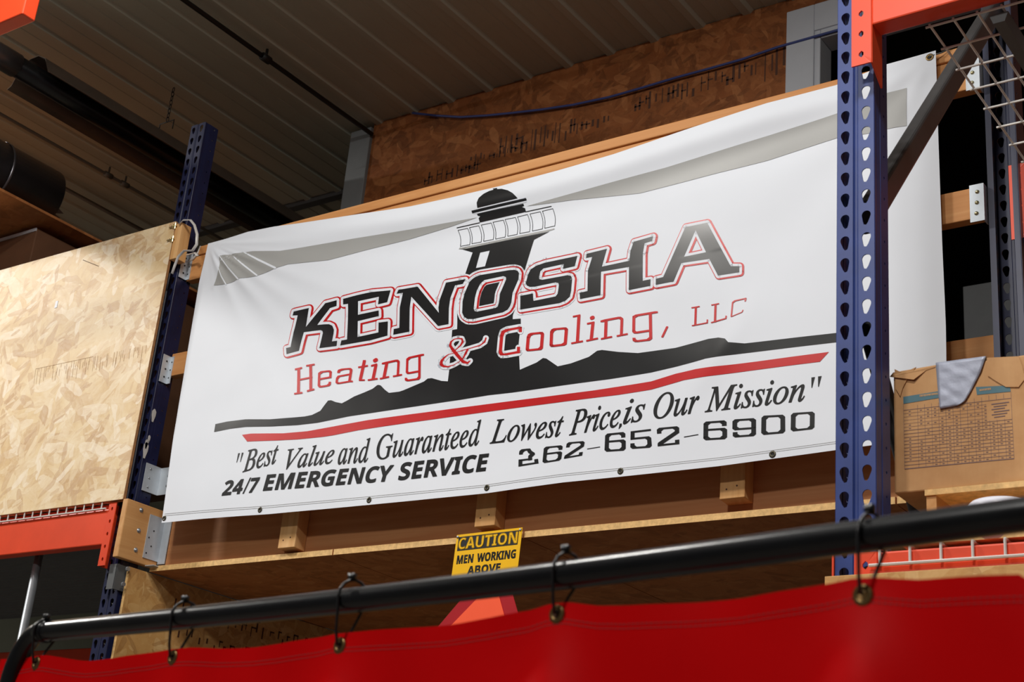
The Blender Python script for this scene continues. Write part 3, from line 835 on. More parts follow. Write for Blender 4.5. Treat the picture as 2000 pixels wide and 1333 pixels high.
# black shore line, hills and lighthouse tower
P = Print()
hill = KS([(92, 722), (105, 645), (220, 620), (400, 598), (640, 598), (870, 580), (980, 570), (1050, 555), (1130, 515), (1170, 460), (1205, 415), (1235, 412), (1280, 430), (1340, 442), (1400, 410), (1460, 375), (1560, 335), (1640, 300), (1685, 264), (1700, 262), (1720, 268), (1760, 310), (1800, 340), (1900, 328), (1940, 315)]) \
    + KE([(1850, 730), (1900, 690), (1960, 685)]) + KF([(0, 975), (160, 1015), (245, 1020), (262, 880)]) \
    + KF([(290, 500), (297, 430), (305, 315), (372, 305), (375, 205), (372, 60), (450, -200)]) + [(909, 535.6), (923.5, 493.5)] + KT([(180, 948), (1430, 690), (1400, 705), (1210, 805), (1090, 1190)]) + [(1015, 580), (1001.8, 616), (1001.5, 624), (1017.3, 622.8), (1017.5, 640)] \
    + KF([(1225, 400), (1215, 500), (1222, 690), (1230, 862)]) \
    + KB([(150, 215), (190, 187), (210, 190), (280, 238), (360, 220), (470, 180), (520, 143), (550, 138), (650, 150), (770, 157), (1000, 125), (1200, 70), (1260, 62), (1300, 68), (1320, 90), (1420, 98), (2050, 26), (2050, 82), (1400, 160), (1180, 190), (1000, 240), (850, 275), (600, 315), (0, 398)]) \
    + KF([(800, 1210), (400, 1275), (0, 1333)]) + KS([(2000, 480), (1400, 570), (1100, 632), (900, 655), (650, 668), (400, 672), (250, 690)])
P.px(hill, KT([(430, 990), (368, 1215), (500, 1190), (570, 960)]))
# lantern, railing
P.px(KT([(390, 345), (380, 270), (410, 200), (480, 140), (560, 100), (625, 80), (610, 66), (675, 55), (672, 72), (740, 68), (830, 90), (900, 130), (950, 180), (972, 206)]))
P.px(KT([(305, 385), (1095, 205), (1105, 237), (315, 424)]))
P.px(KT([(385, 432), (1055, 283), (1065, 316), (1032, 330), (1080, 350), (1092, 402), (425, 556), (408, 495), (432, 465), (395, 458)]))
P.rnd(KT([(95, 633), (418, 560)]), 1.7).rnd(KT([(1085, 402), (1458, 322)]), 1.7)
for (a, b, c, d) in (((110, 668), (250, 640), (280, 875), (145, 900)), ((275, 630), (410, 602), (445, 838), (310, 862)), ((445, 592), (590, 562), (620, 800), (480, 828)),
                     ((615, 552), (765, 520), (792, 765), (652, 795)), ((790, 512), (940, 482), (965, 727), (828, 755)), ((970, 475), (1115, 440), (1145, 688), (1002, 715)),
                     ((1150, 432), (1300, 400), (1330, 648), (1185, 678)), ((1330, 392), (1480, 355), (1510, 605), (1362, 638))):
    mr = [(b[0] + (c[0] - b[0]) * t + 20 * math.sin(PI * t), b[1] + (c[1] - b[1]) * t) for t in (.2, .4, .6, .8)]
    ml = [(d[0] + (a[0] - d[0]) * t + 20 * math.sin(PI * t), d[1] + (a[1] - d[1]) * t) for t in (.2, .4, .6, .8)]
    P.rnd(KT([a, b] + mr + [c, d] + ml), 1.0, closed=True)
P.done('lighthouse_print', 'p_black', 1, 'black printed lighthouse standing on a hilly shore line')
Print().px(KT([(120, 940), (140, 915), (1500, 636), (1508, 655), (1400, 690), (180, 946)])).px(KT([(120, 940), (1505, 640), (1500, 655), (180, 946)])).done('gallery_band', 'p_grey', 2)
Print().px(KT([(150, 912), (1500, 637), (1502, 643), (150, 921)])).px(KT([(395, 352), (1090, 190), (1092, 199), (398, 362)])).px(KT([(318, 428), (1100, 243), (1100, 262), (390, 428)])).done('gallery_edge', 'p_white', 3)

# red stripe
P = Print()
P.px(KS([(365, 750), (450, 738), (770, 735), (1000, 715), (1300, 660), (1600, 605), (2000, 550)]) + KB([(300, 411), (500, 385), (850, 330), (1000, 283), (1120, 255), (1500, 208), (1935, 150), (1880, 210), (1300, 285), (1050, 322), (850, 380), (650, 412), (0, 495)])
     + KS([(2000, 630), (1500, 705), (1250, 755), (1150, 770), (900, 795), (700, 805), (415, 815)]))
P.done('red_stripe', 'p_red', 1)

# the big company name
LET = [
    (K1([(228, 542), (462, 488), (415, 778), (560, 600), (710, 415), (888, 368), (885, 458), (785, 490), (590, 748), (700, 738), (770, 736), (820, 760), (845, 820), (840, 880), (815, 1000), (895, 990), (885, 1072), (620, 1105), (675, 870), (668, 840), (640, 828), (385, 860), (345, 1000), (310, 1145), (118, 1197), (112, 1102), (180, 1085), (230, 850), (290, 600), (210, 605)]), []),
    (K1([(985, 348)]) + K2([(0, 365), (200, 322), (497, 295), (445, 478), (305, 512), (318, 395)]) + K1([(1215, 385), (1212, 592), (1530, 525), (1532, 612), (1210, 690), (1205, 932), (1525, 862)]) + K2([(312, 790), (455, 772), (450, 990)]) + K1([(1400, 985), (940, 1065), (958, 985), (1045, 970), (1060, 600), (1060, 425), (985, 435)]), []),
    (K2([(615, 288), (910, 238), (1235, 640), (1230, 560), (1245, 450), (1345, 178), (1568, 137), (1645, 126), (1600, 200), (1485, 220), (1410, 420), (1390, 570), (1385, 815), (1225, 845), (815, 395), (790, 560), (785, 930), (537, 978), (545, 888), (630, 870), (638, 560), (685, 335), (590, 350)]), []),
    (KO([(290, 470), (330, 430), (370, 400), (440, 370), (880, 295), (960, 290), (1010, 303), (1032, 340), (1025, 430), (935, 640), (918, 780), (895, 840), (860, 890), (790, 930), (350, 1030), (260, 1030), (205, 995), (178, 935), (185, 760), (215, 640)]),
     [KO([(510, 445), (450, 500), (400, 600), (372, 700), (352, 870), (360, 905), (400, 918), (680, 862), (712, 840), (730, 780), (745, 650), (838, 435), (835, 398), (795, 385)])]),
    (KO([(1910, 80), (1430, 180), (1290, 228), (1205, 285), (1168, 360), (1133, 490), (1150, 528), (1200, 548), (1270, 545), (1580, 480), (1622, 488), (1632, 520), (1612, 650), (1580, 690), (1250, 757), (1240, 645), (1052, 680), (1050, 890), (1640, 792), (1730, 755), (1795, 695), (1815, 610), (1832, 425), (1812, 380), (1760, 370), (1380, 440), (1335, 428), (1335, 395), (1355, 310), (1400, 270), (1705, 203), (1692, 277), (1870, 237)]), []),
    (KH([(95, 508), (330, 450), (272, 655), (585, 588), (598, 480), (635, 370), (860, 305), (848, 362), (762, 388), (742, 500), (740, 818), (830, 800), (828, 878), (580, 927), (582, 660), (262, 715), (255, 985), (20, 1030), (15, 955), (105, 937), (110, 700), (160, 545), (88, 558)]), []),
    (KH([(1230, 200), (1480, 150), (1750, 650), (1850, 650), (1850, 722), (1605, 760), (1505, 568), (1185, 615), (1095, 828), (890, 867), (890, 795), (975, 775)]), [KH([(1347, 238), (1215, 542), (1467, 490)])],
     [KH([(1230, 200), (1350, 177), (1347, 238), (1215, 542), (1345, 515), (1345, 592), (1185, 615), (1095, 828), (890, 867), (890, 795), (975, 775)]),
      KH([(1350, 177), (1480, 150), (1750, 650), (1850, 650), (1850, 722), (1605, 760), (1505, 568), (1345, 592), (1345, 515), (1467, 490), (1347, 238)])]),
]
def fill_letter(P, L, dx=0.0, dy=0.0):
    mv = lambda lp: [(x + dx, y + dy) for x, y in lp]
    if len(L) > 2:
        for part in L[2]: P.px(mv(part))
    else: P.px(mv(L[0]), *[mv(h) for h in L[1]])
def dilate(d, shift=0.0, sy=0.0, holes=True):
    P = Print()
    for L_ in LET:
        outer, hs = L_[:2]; sh = lambda lp: [(x + shift, y + sy) for x, y in lp]
        fill_letter(P, L_, shift, sy); P.mit(sh(outer), d)
        for h in hs: P.mit(sh(h), d)
    return P
# white halo only where the name crosses the tower
P = Print()
for outer, hs in LET[2:5]:
    P.px([(x + .8, y) for x, y in outer], *hs) if outer is not LET[3][0] else P.px(outer, *hs)
    P.mit([(x + .8, y) for x, y in outer], 10.6)
    for h in hs: P.mit(h, 9.6)
P.done('name_halo', 'p_white', 2)
dilate(7.6, 1.6, .2).done('name_outline', 'p_red', 3, 'thin red outline of the company name')
dilate(4.9, .2).done('name_border', 'p_white', 4)
P = Print()
for L_ in LET: fill_letter(P, L_)
P.done('company_name', 'p_black', 5, 'big black slab lettering with the company name')

# red slab line: Heating & Cooling, LLC
amp1 = (KF([(768, 430), (752, 480), (690, 528), (560, 566), (450, 598), (350, 628), (250, 655), (195, 700), (160, 745), (155, 790), (190, 815), (250, 822), (330, 795), (400, 755), (455, 705), (495, 630), (518, 585)]), [3.2, 3.2, 2.2, 1.8, 1.5, 1.2, 1.6, 3.4, 5.2, 6, 4.4, 2.6, 1.4, 1.3, 2.4, 4.4, 3.6])
amp2 = (KF([(556, 738), (515, 770), (455, 752), (375, 660), (310, 580), (278, 530), (290, 480), (330, 445), (390, 430), (440, 440), (450, 480), (420, 530), (355, 590), (300, 620)]), [1.4, 4, 6, 6.8, 6, 5, 3.6, 2, 1.8, 3.4, 4.2, 3, 1.6, 1.2])
Cp = KF([(1240, 335), (1240, 285), (1060, 318), (1005, 345), (985, 400), (965, 620), (985, 655), (1050, 650), (1215, 620), (1215, 560)])
P = Print()
for a, w in (amp1, amp2): P.rnd(a, [x + 8.6 for x in w])
P.rnd(Cp[1:-1], 14.5).rnd(Cp[-2:], 12).rnd(Cp[:2], 12)
P.done('line_halo', 'p_white', 4)
P = Print()
pw, ph = 5.6, 3.1
for path in ([(165, 560), (160, 880)], [(325, 510), (327, 840)]): P.pen(KE(path), pw, 2.6)
for path in ([(118, 566), (205, 546)], [(108, 895), (210, 880)], [(165, 708), (345, 672)], [(270, 518), (375, 500)], [(280, 858), (370, 835)]): P.pen(KE(path), 1.5, ph)
P.pen(KE([(440, 700), (590, 672), (595, 605), (575, 588), (475, 600), (442, 625), (436, 780), (455, 802), (560, 783), (580, 765), (584, 742)]), 4.6, 2.6)
P.pen(KE([(700, 605), (712, 580), (760, 565), (850, 556), (872, 575), (848, 722)]), 4.8, 2.6).pen(KE([(850, 728), (888, 728)]), 2, 3).pen(KE([(855, 632), (705, 660), (682, 690), (675, 738), (695, 755), (870, 725)]), 4.2, 2.4)
P.pen(KE([(1050, 450), (995, 700)]), 5.6, 2.6).pen(KE([(985, 712), (1045, 710)]), 3, 2.8).pen(KE([(970, 538), (1092, 518)]), 1.5, 3)
P.rnd(KE([(1190, 448), (1208, 438)]), 7.4).pen(KE([(1205, 505), (1165, 700)]), 5.6, 2.6).pen(KE([(1145, 518), (1215, 497)]), 2, 3).pen(KE([(1102, 710), (1222, 692)]), 2, 3)
P.pen(KE([(1350, 490), (1312, 680)]), 5.6, 2.6).pen(KE([(1300, 488), (1350, 475), (1488, 445), (1510, 465), (1500, 640)]), 4.6, 2.8).pen(KE([(1262, 692), (1378, 667)]), 1.5, 3).pen(KE([(1438, 660), (1552, 638)]), 1.5, 3)
P.pen(KE([(1838, 368), (1660, 408), (1628, 435), (1622, 600), (1640, 618), (1780, 592)]), 4.4, 2.8).pen(KE([(1792, 385), (1790, 670), (1770, 695), (1635, 716), (1612, 705), (1610, 690)]), 4.8, 2.8)
for a, w in (amp1, amp2): P.rnd(a, w)
P.pen(Cp, 6.2, 3.6)
P.pen(KF([(1400, 368), (1525, 355), (1543, 375), (1528, 555), (1505, 578), (1350, 595), (1334, 580), (1348, 420), (1365, 385), (1400, 368)]), 6.0, 3.2)
P.pen(KF([(1715, 305), (1850, 293), (1870, 312), (1855, 498), (1825, 518), (1680, 536), (1660, 520), (1668, 350), (1685, 320), (1715, 305)]), 6.0, 3.2)
P.pen(KG([(108, 265), (180, 250)]), 1.5, 3).pen(KG([(168, 260), (152, 530)]), 6, 2.6).pen(KG([(90, 547), (207, 525)]), 1.5, 3)
P.rnd(KG([(302, 280), (316, 274)]), 7).pen(KG([(258, 340), (328, 325)]), 2, 3).pen(KG([(316, 332), (298, 505)]), 6, 2.6).pen(KG([(250, 520), (365, 495)]), 2, 3)
P.pen(KG([(410, 315), (455, 302), (598, 275), (622, 292), (616, 460)]), 5.4, 3).pen(KG([(455, 310), (448, 490)]), 6, 2.6).pen(KG([(404, 500), (515, 478)]), 1.5, 3).pen(KG([(570, 470), (680, 448)]), 1.5, 3)
P.pen(KG([(986, 217), (780, 252), (748, 270), (746, 418), (765, 435), (915, 412)]), 5.6, 3).pen(KG([(922, 240), (926, 490), (900, 510), (775, 525), (752, 512), (750, 497)]), 6, 3)
P.pen(KG([(1100, 372), (1048, 480)]), 3.8, 1.5)
P.pen(KG([(1358, 172), (1440, 158)]), 1.2, 2).pen(KG([(1402, 168), (1396, 352)]), 4.2, 2).pen(KG([(1366, 360), (1522, 330), (1524, 300)]), 2.6, 1.7)
P.pen(KG([(1568, 143), (1645, 128)]), 1.2, 2).pen(KG([(1610, 138), (1604, 320)]), 4.2, 2).pen(KG([(1568, 328), (1718, 284), (1722, 260)]), 2.6, 1.7)
P.pen(KG([(1922, 100), (1930, 72), (1815, 98), (1790, 118), (1776, 262)]), 2.6, 1.7).pen(KG([(1776, 265), (1888, 218), (1900, 195)]), 1.5, 1)
P.done('red_lettering', 'p_red', 5, 'red slab lettering under the company name')

# letter outlines (thousandths of an em), [advance, contours]
SERIF={"B":[439,["-34,0 -30,13 -27,13 -8,15 8,19 19,27 28,37 36,53 42,73 126,385 129,398 131,410 132,420 130,430 126,438 120,443 110,447 97,450 81,451 85,465 256,465 323,458 372,440 401,408 410,365 403,327 382,296 346,270 297,251 332,234 356,211 371,181 376,145 373,117 365,91 351,68 331,48 307,31 279,18 247,8 211,2 171,0","193,259 238,262 274,271 303,287 323,309 336,336 340,369 334,401 319,424 292,437 255,442 223,440 217,438 213,434 210,430 201,410 188,365 163,269 164,265 166,263 170,261","153,21 197,25 234,36 263,56 284,82 297,114 301,152 298,179 289,200 274,217 254,228 227,235 194,237 163,235 157,233 153,229 150,222 109,73 106,58 105,44 106,36 110,29 116,25 125,23 138,21"]],"G":[541,["245,-10 203,-7 165,0 130,13 100,31 74,53 54,80 39,110 30,144 27,181 29,214 36,246 47,278 62,310 80,339 102,367 126,393 153,415 181,435 227,457 276,470 327,475 358,473 387,468 414,459 447,446 465,442 473,443 480,445 487,448 492,453 498,461 503,469 514,469 484,327 472,327 464,364 450,395 428,420 401,438 369,449 331,453 291,448 253,435 218,413 187,383 160,348 137,306 120,261 110,217 106,173 109,137 116,105 128,77 146,53 167,35 193,21 222,13 255,11 278,12 299,17 319,26 336,37 347,49 354,64 378,158 381,173 383,185 381,195 377,203 369,208 358,210 342,213 322,214 325,227 518,227 514,214 499,214 487,211 476,208 468,203 462,196 457,188 450,171 443,146 416,35 376,15 334,1 290,-7"]],"L":[449,["-24,0 -21,13 -18,13 1,15 16,19 28,26 37,36 45,52 52,73 135,385 140,405 142,419 140,429 136,437 130,443 120,447 107,450 91,451 94,465 279,465 274,452 256,451 241,446 230,440 220,429 212,413 206,393 125,92 118,64 116,51 117,41 120,34 126,29 135,26 148,24 165,24 212,24 245,25 273,28 298,33 318,40 337,51 354,65 369,83 384,105 399,132 412,132 368,0"]],"M":[590,["-36,0 -32,13 -18,14 -7,16 3,18 12,22 19,28 25,36 30,45 35,58 40,73 128,385 134,419 132,429 128,437 122,443 112,447 99,450 83,451 87,465 212,465 261,108 496,465 624,465 620,451 615,451 597,450 583,446 572,439 563,428 555,413 548,392 465,80 460,60 458,45 459,35 463,27 470,21 480,18 493,15 509,13 506,0 322,0 325,11 338,13 350,15 359,18 367,23 375,30 381,39 386,50 392,65 397,83 480,392 219,0 210,0 157,393 77,103 71,81 68,62 66,48 68,36 72,27 78,21 88,17 101,14 118,13 114,0"]],"O":[516,["200,-10 165,-8 133,-1 105,11 80,27 60,46 43,70 31,98 24,128 21,162 23,192 29,222 38,253 51,282 66,310 84,338 105,364 127,387 151,409 177,428 204,444 232,457 261,467 290,473 319,475 354,472 385,465 413,453 437,437 457,417 473,393 485,365 492,335 494,302 493,277 489,252 482,227 473,201 462,176 449,152 434,128 418,106 400,85 381,65 361,48 340,32 296,9 250,-5","201,10 224,12 246,18 268,29 288,43 308,60 327,80 345,102 361,127 375,153 388,181 398,210 407,240 413,271 417,301 418,331 416,368 407,399 393,423 373,441 349,451 320,455 296,452 272,445 248,434 225,418 203,398 182,374 163,348 146,318 130,286 120,261 112,236 106,211 101,186 98,162 97,137 100,99 109,68 125,43 145,25 171,14"]],"P":[403,["-34,0 -30,13 -27,13 -8,15 7,19 18,25 27,35 35,51 42,73 126,385 132,419 130,430 126,438 120,443 110,447 97,450 81,451 85,465 267,465 329,458 373,439 400,406 408,361 406,335 398,311 385,289 368,270 346,253 320,240 290,230 257,224 221,222 159,222 153,221 149,219 147,214 107,64 106,55 105,46 106,34 111,26 119,20 130,17 146,14 165,13 161,0","193,242 235,246 270,257 297,275 317,299 329,329 332,364 330,389 323,410 311,425 294,436 272,442 244,445 232,444 222,441 215,438 209,431 204,420 199,405 161,263 159,253 160,249 162,246 165,244"]],"V":[437,["80,-10 96,395 95,414 92,428 86,439 76,446 62,450 44,451 38,451 40,465 226,465 223,453 218,453 198,451 184,447 174,439 168,427 164,410 162,387 149,95 384,375 403,399 414,417 418,430 416,438 413,443 406,447 398,450 386,451 371,451 373,465 516,465 512,451 510,451 498,449 485,444 473,434 426,384 95,-10"]],"a":[342,["50,-8 33,-6 20,0 8,10 0,25 -5,43 -7,64 -4,101 4,138 18,175 38,211 62,244 90,274 121,298 152,312 183,316 202,314 217,307 227,296 232,280 241,309 292,309 231,90 226,71 223,55 222,44 223,39 227,36 233,35 245,40 261,55 282,80 291,72 265,37 240,12 217,-3 195,-8 180,-5 171,6 168,23 170,42 178,74 191,118 166,79 142,48 119,23 97,6 74,-5","82,33 93,35 104,39 116,48 128,59 140,72 152,87 164,104 175,122 185,141 195,161 203,181 210,201 215,221 218,240 219,257 217,275 210,288 200,296 185,299 164,295 143,284 124,266 105,241 88,211 74,175 58,122 55,105 54,89 53,73 55,56 60,43 69,35"]],"c":[298,["99,-8 70,-5 46,6 26,23 11,46 2,75 -1,109 1,131 5,153 12,175 22,197 34,217 48,237 64,255 82,272 102,286 133,303 166,313 199,316 219,315 235,310 249,302 259,292 265,280 267,267 266,256 263,246 258,239 251,233 243,229 233,228 217,231 207,240 204,255 207,268 214,279 218,284 220,289 218,295 210,298 197,299 174,296 151,286 130,271 110,250 93,225 79,196 68,165 61,136 59,107 61,83 67,63 76,46 89,33 104,25 122,23 148,27 174,38 201,56 228,82 238,71 204,36 169,12 135,-3"]],"d":[355,["61,-8 41,-6 24,1 10,13 -1,30 -7,50 -9,73 -7,95 -2,119 5,143 16,168 29,193 44,217 61,240 80,260 99,279 115,291 130,300 146,307 161,312 177,315 192,316 216,314 232,306 242,293 273,416 275,426 275,436 275,442 272,447 268,451 262,453 254,454 243,455 233,455 236,467 263,470 287,474 306,479 338,487 342,486 344,484 345,480 344,473 343,468 240,81 236,60 234,44 236,36 241,32 250,30 264,36 283,53 306,81 317,72 297,47 279,27 263,11 248,1 232,-6 217,-8 202,-6 191,1 185,12 183,27 185,48 191,76 201,112 178,75 155,45 133,21 110,5 86,-5","91,28 102,29 115,35 127,43 140,55 153,69 165,85 177,103 188,122 199,142 208,163 216,183 223,204 228,224 231,242 232,259 231,271 228,281 223,289 216,295 208,299 198,300 176,297 154,286 132,268 111,244 92,214 75,178 62,141 54,108 51,78 52,63 56,51 62,41 70,34 79,29"]],"e":[287,["89,-7 62,-4 39,6 21,21 7,42 -1,68 -4,99 -3,120 2,143 9,165 19,188 31,210 46,231 63,250 81,268 101,283 132,302 164,313 195,316 214,315 229,310 242,303 251,293 256,281 258,266 255,245 245,226 230,207 208,189 170,169 121,153 61,142 57,118 56,98 60,66 72,44 92,30 119,26 143,29 168,39 194,57 221,81 231,71 209,47 187,27 165,12 141,2 116,-5","64,158 106,167 140,180 168,199 188,221 200,245 204,271 201,286 193,295 180,298 166,296 151,290 137,280 122,266 108,250 95,230 83,208 73,184"]],"i":[177,["122,394 114,395 106,398 98,404 93,411 89,419 88,428 89,436 93,445 98,452 106,458 114,462 122,463 131,462 139,458 147,452 153,445 156,437 157,428 156,419 153,410 147,403 140,398 132,395","33,-8 19,-6 8,1 2,13 0,29 3,53 11,86 55,241 58,254 60,264 59,272 55,278 50,282 42,285 31,287 17,287 20,299 65,305 96,310 124,316 128,315 130,313 131,308 130,303 128,296 63,79 58,52 59,41 64,34 72,32 87,38 106,55 130,84 140,74 112,38 84,12 58,-3"]],"l":[173,["32,-7 22,-6 14,-3 7,2 2,8 -1,17 -2,26 2,54 13,99 98,412 101,433 100,442 97,449 92,453 85,456 73,458 58,459 60,471 104,476 134,482 163,487 168,486 171,484 171,481 168,465 62,84 56,50 57,41 61,36 68,34 82,40 100,55 122,82 133,72 114,47 95,27 77,12 60,1 45,-5"]],"n":[364,["222,-9 213,-8 205,-5 198,1 193,8 190,17 189,28 192,49 201,86 216,140 231,195 239,233 242,254 241,265 235,272 225,275 216,273 206,270 195,263 183,255 172,244 159,232 123,189 93,142 76,105 59,58 42,0 -12,0 53,221 58,238 61,252 62,263 61,270 58,276 53,280 46,283 36,284 23,285 17,285 19,297 67,303 100,310 130,316 133,314 133,308 93,177 126,220 158,254 188,281 216,300 241,311 263,315 280,313 292,306 300,294 302,278 300,252 293,222 254,88 247,64 245,49 247,40 251,35 259,34 274,40 291,59 312,91 322,83 298,43 273,14 248,-3"]],"o":[351,["105,-8 75,-5 48,5 26,22 9,44 -1,71 -4,102 -2,128 4,153 14,178 27,203 43,226 61,247 82,267 104,284 128,298 152,308 177,314 201,316 234,313 261,303 283,286 300,264 310,237 314,206 312,184 307,161 299,138 288,115 275,94 260,73 243,54 224,37 203,23 171,6 139,-5","113,11 131,14 149,21 166,32 182,47 197,65 211,85 224,108 234,131 243,155 249,180 253,204 255,226 251,258 240,281 222,294 197,299 176,295 154,285 132,268 112,244 94,216 78,183 66,149 58,115 56,83 57,62 62,44 71,30 82,20 96,13"]],"r":[224,["-13,0 46,209 51,231 55,247 56,259 55,268 52,275 47,279 39,281 28,283 13,284 15,297 59,304 90,310 118,316 123,315 125,312 124,308 89,179 126,239 158,282 185,308 208,316 216,315 223,312 229,307 233,300 236,292 237,283 236,271 232,261 226,253 219,246 210,242 200,240 193,241 186,244 180,248 175,253 172,260 170,268 130,218 95,157 65,84 41,0"]],"s":[248,["78,-8 61,-7 45,-5 32,-1 22,3 13,5 6,6 -1,5 -6,2 -9,-4 -22,-4 -7,106 4,105 7,77 14,53 24,35 37,21 53,13 71,10 86,12 99,17 110,26 119,38 124,52 126,69 123,85 116,102 104,120 83,147 63,175 46,206 42,217 40,227 40,238 42,259 50,278 63,294 80,306 100,314 123,316 140,316 154,313 166,310 176,305 186,303 193,302 202,304 207,308 209,314 220,314 207,214 195,214 188,251 175,278 156,294 130,299 120,298 110,294 102,287 96,279 92,270 91,261 93,245 102,228 116,208 136,181 155,154 173,122 176,111 179,100 179,89 178,71 173,55 166,40 156,26 144,15 130,5 114,-2 97,-7"]],"t":[187,["33,-8 19,-6 9,1 3,11 1,26 2,44 7,62 66,283 19,283 22,297 53,307 82,326 109,355 136,392 151,392 126,304 183,304 177,283 120,283 66,78 60,45 61,37 65,32 72,31 85,36 102,52 124,79 134,68 108,35 82,11 57,-3"]],"u":[364,["46,-8 33,-7 23,-3 15,4 9,13 5,24 4,38 8,69 19,116 50,228 54,247 56,265 55,273 52,279 47,283 39,286 28,287 13,287 15,300 59,306 90,311 119,316 124,316 127,314 128,312 127,304 125,296 71,107 62,74 59,54 61,42 68,35 79,32 93,35 107,42 124,54 141,71 159,91 177,115 195,142 211,171 227,203 241,237 252,272 261,309 314,309 255,92 250,73 247,58 246,47 248,39 252,34 260,32 275,38 294,55 315,84 324,75 300,38 274,13 249,-3 222,-8 208,-6 197,1 191,12 189,27 190,42 193,60 199,81 220,153 187,104 156,63 127,32 99,10 72,-4"]],"w":[446,["48,-8 44,175 41,234 39,248 36,259 33,268 25,280 14,286 0,289 -3,289 -2,300 30,306 54,312 70,316 80,317 88,301 94,252 97,171 98,91 238,317 250,317 275,71 323,128 343,153 360,175 373,195 382,213 387,228 389,240 387,245 383,252 376,259 369,268 364,277 363,287 364,295 366,302 371,308 377,313 384,315 392,316 400,315 407,311 414,305 419,296 421,285 422,273 417,244 402,208 376,165 340,117 240,-8 230,-8 205,221 60,-8"]]}
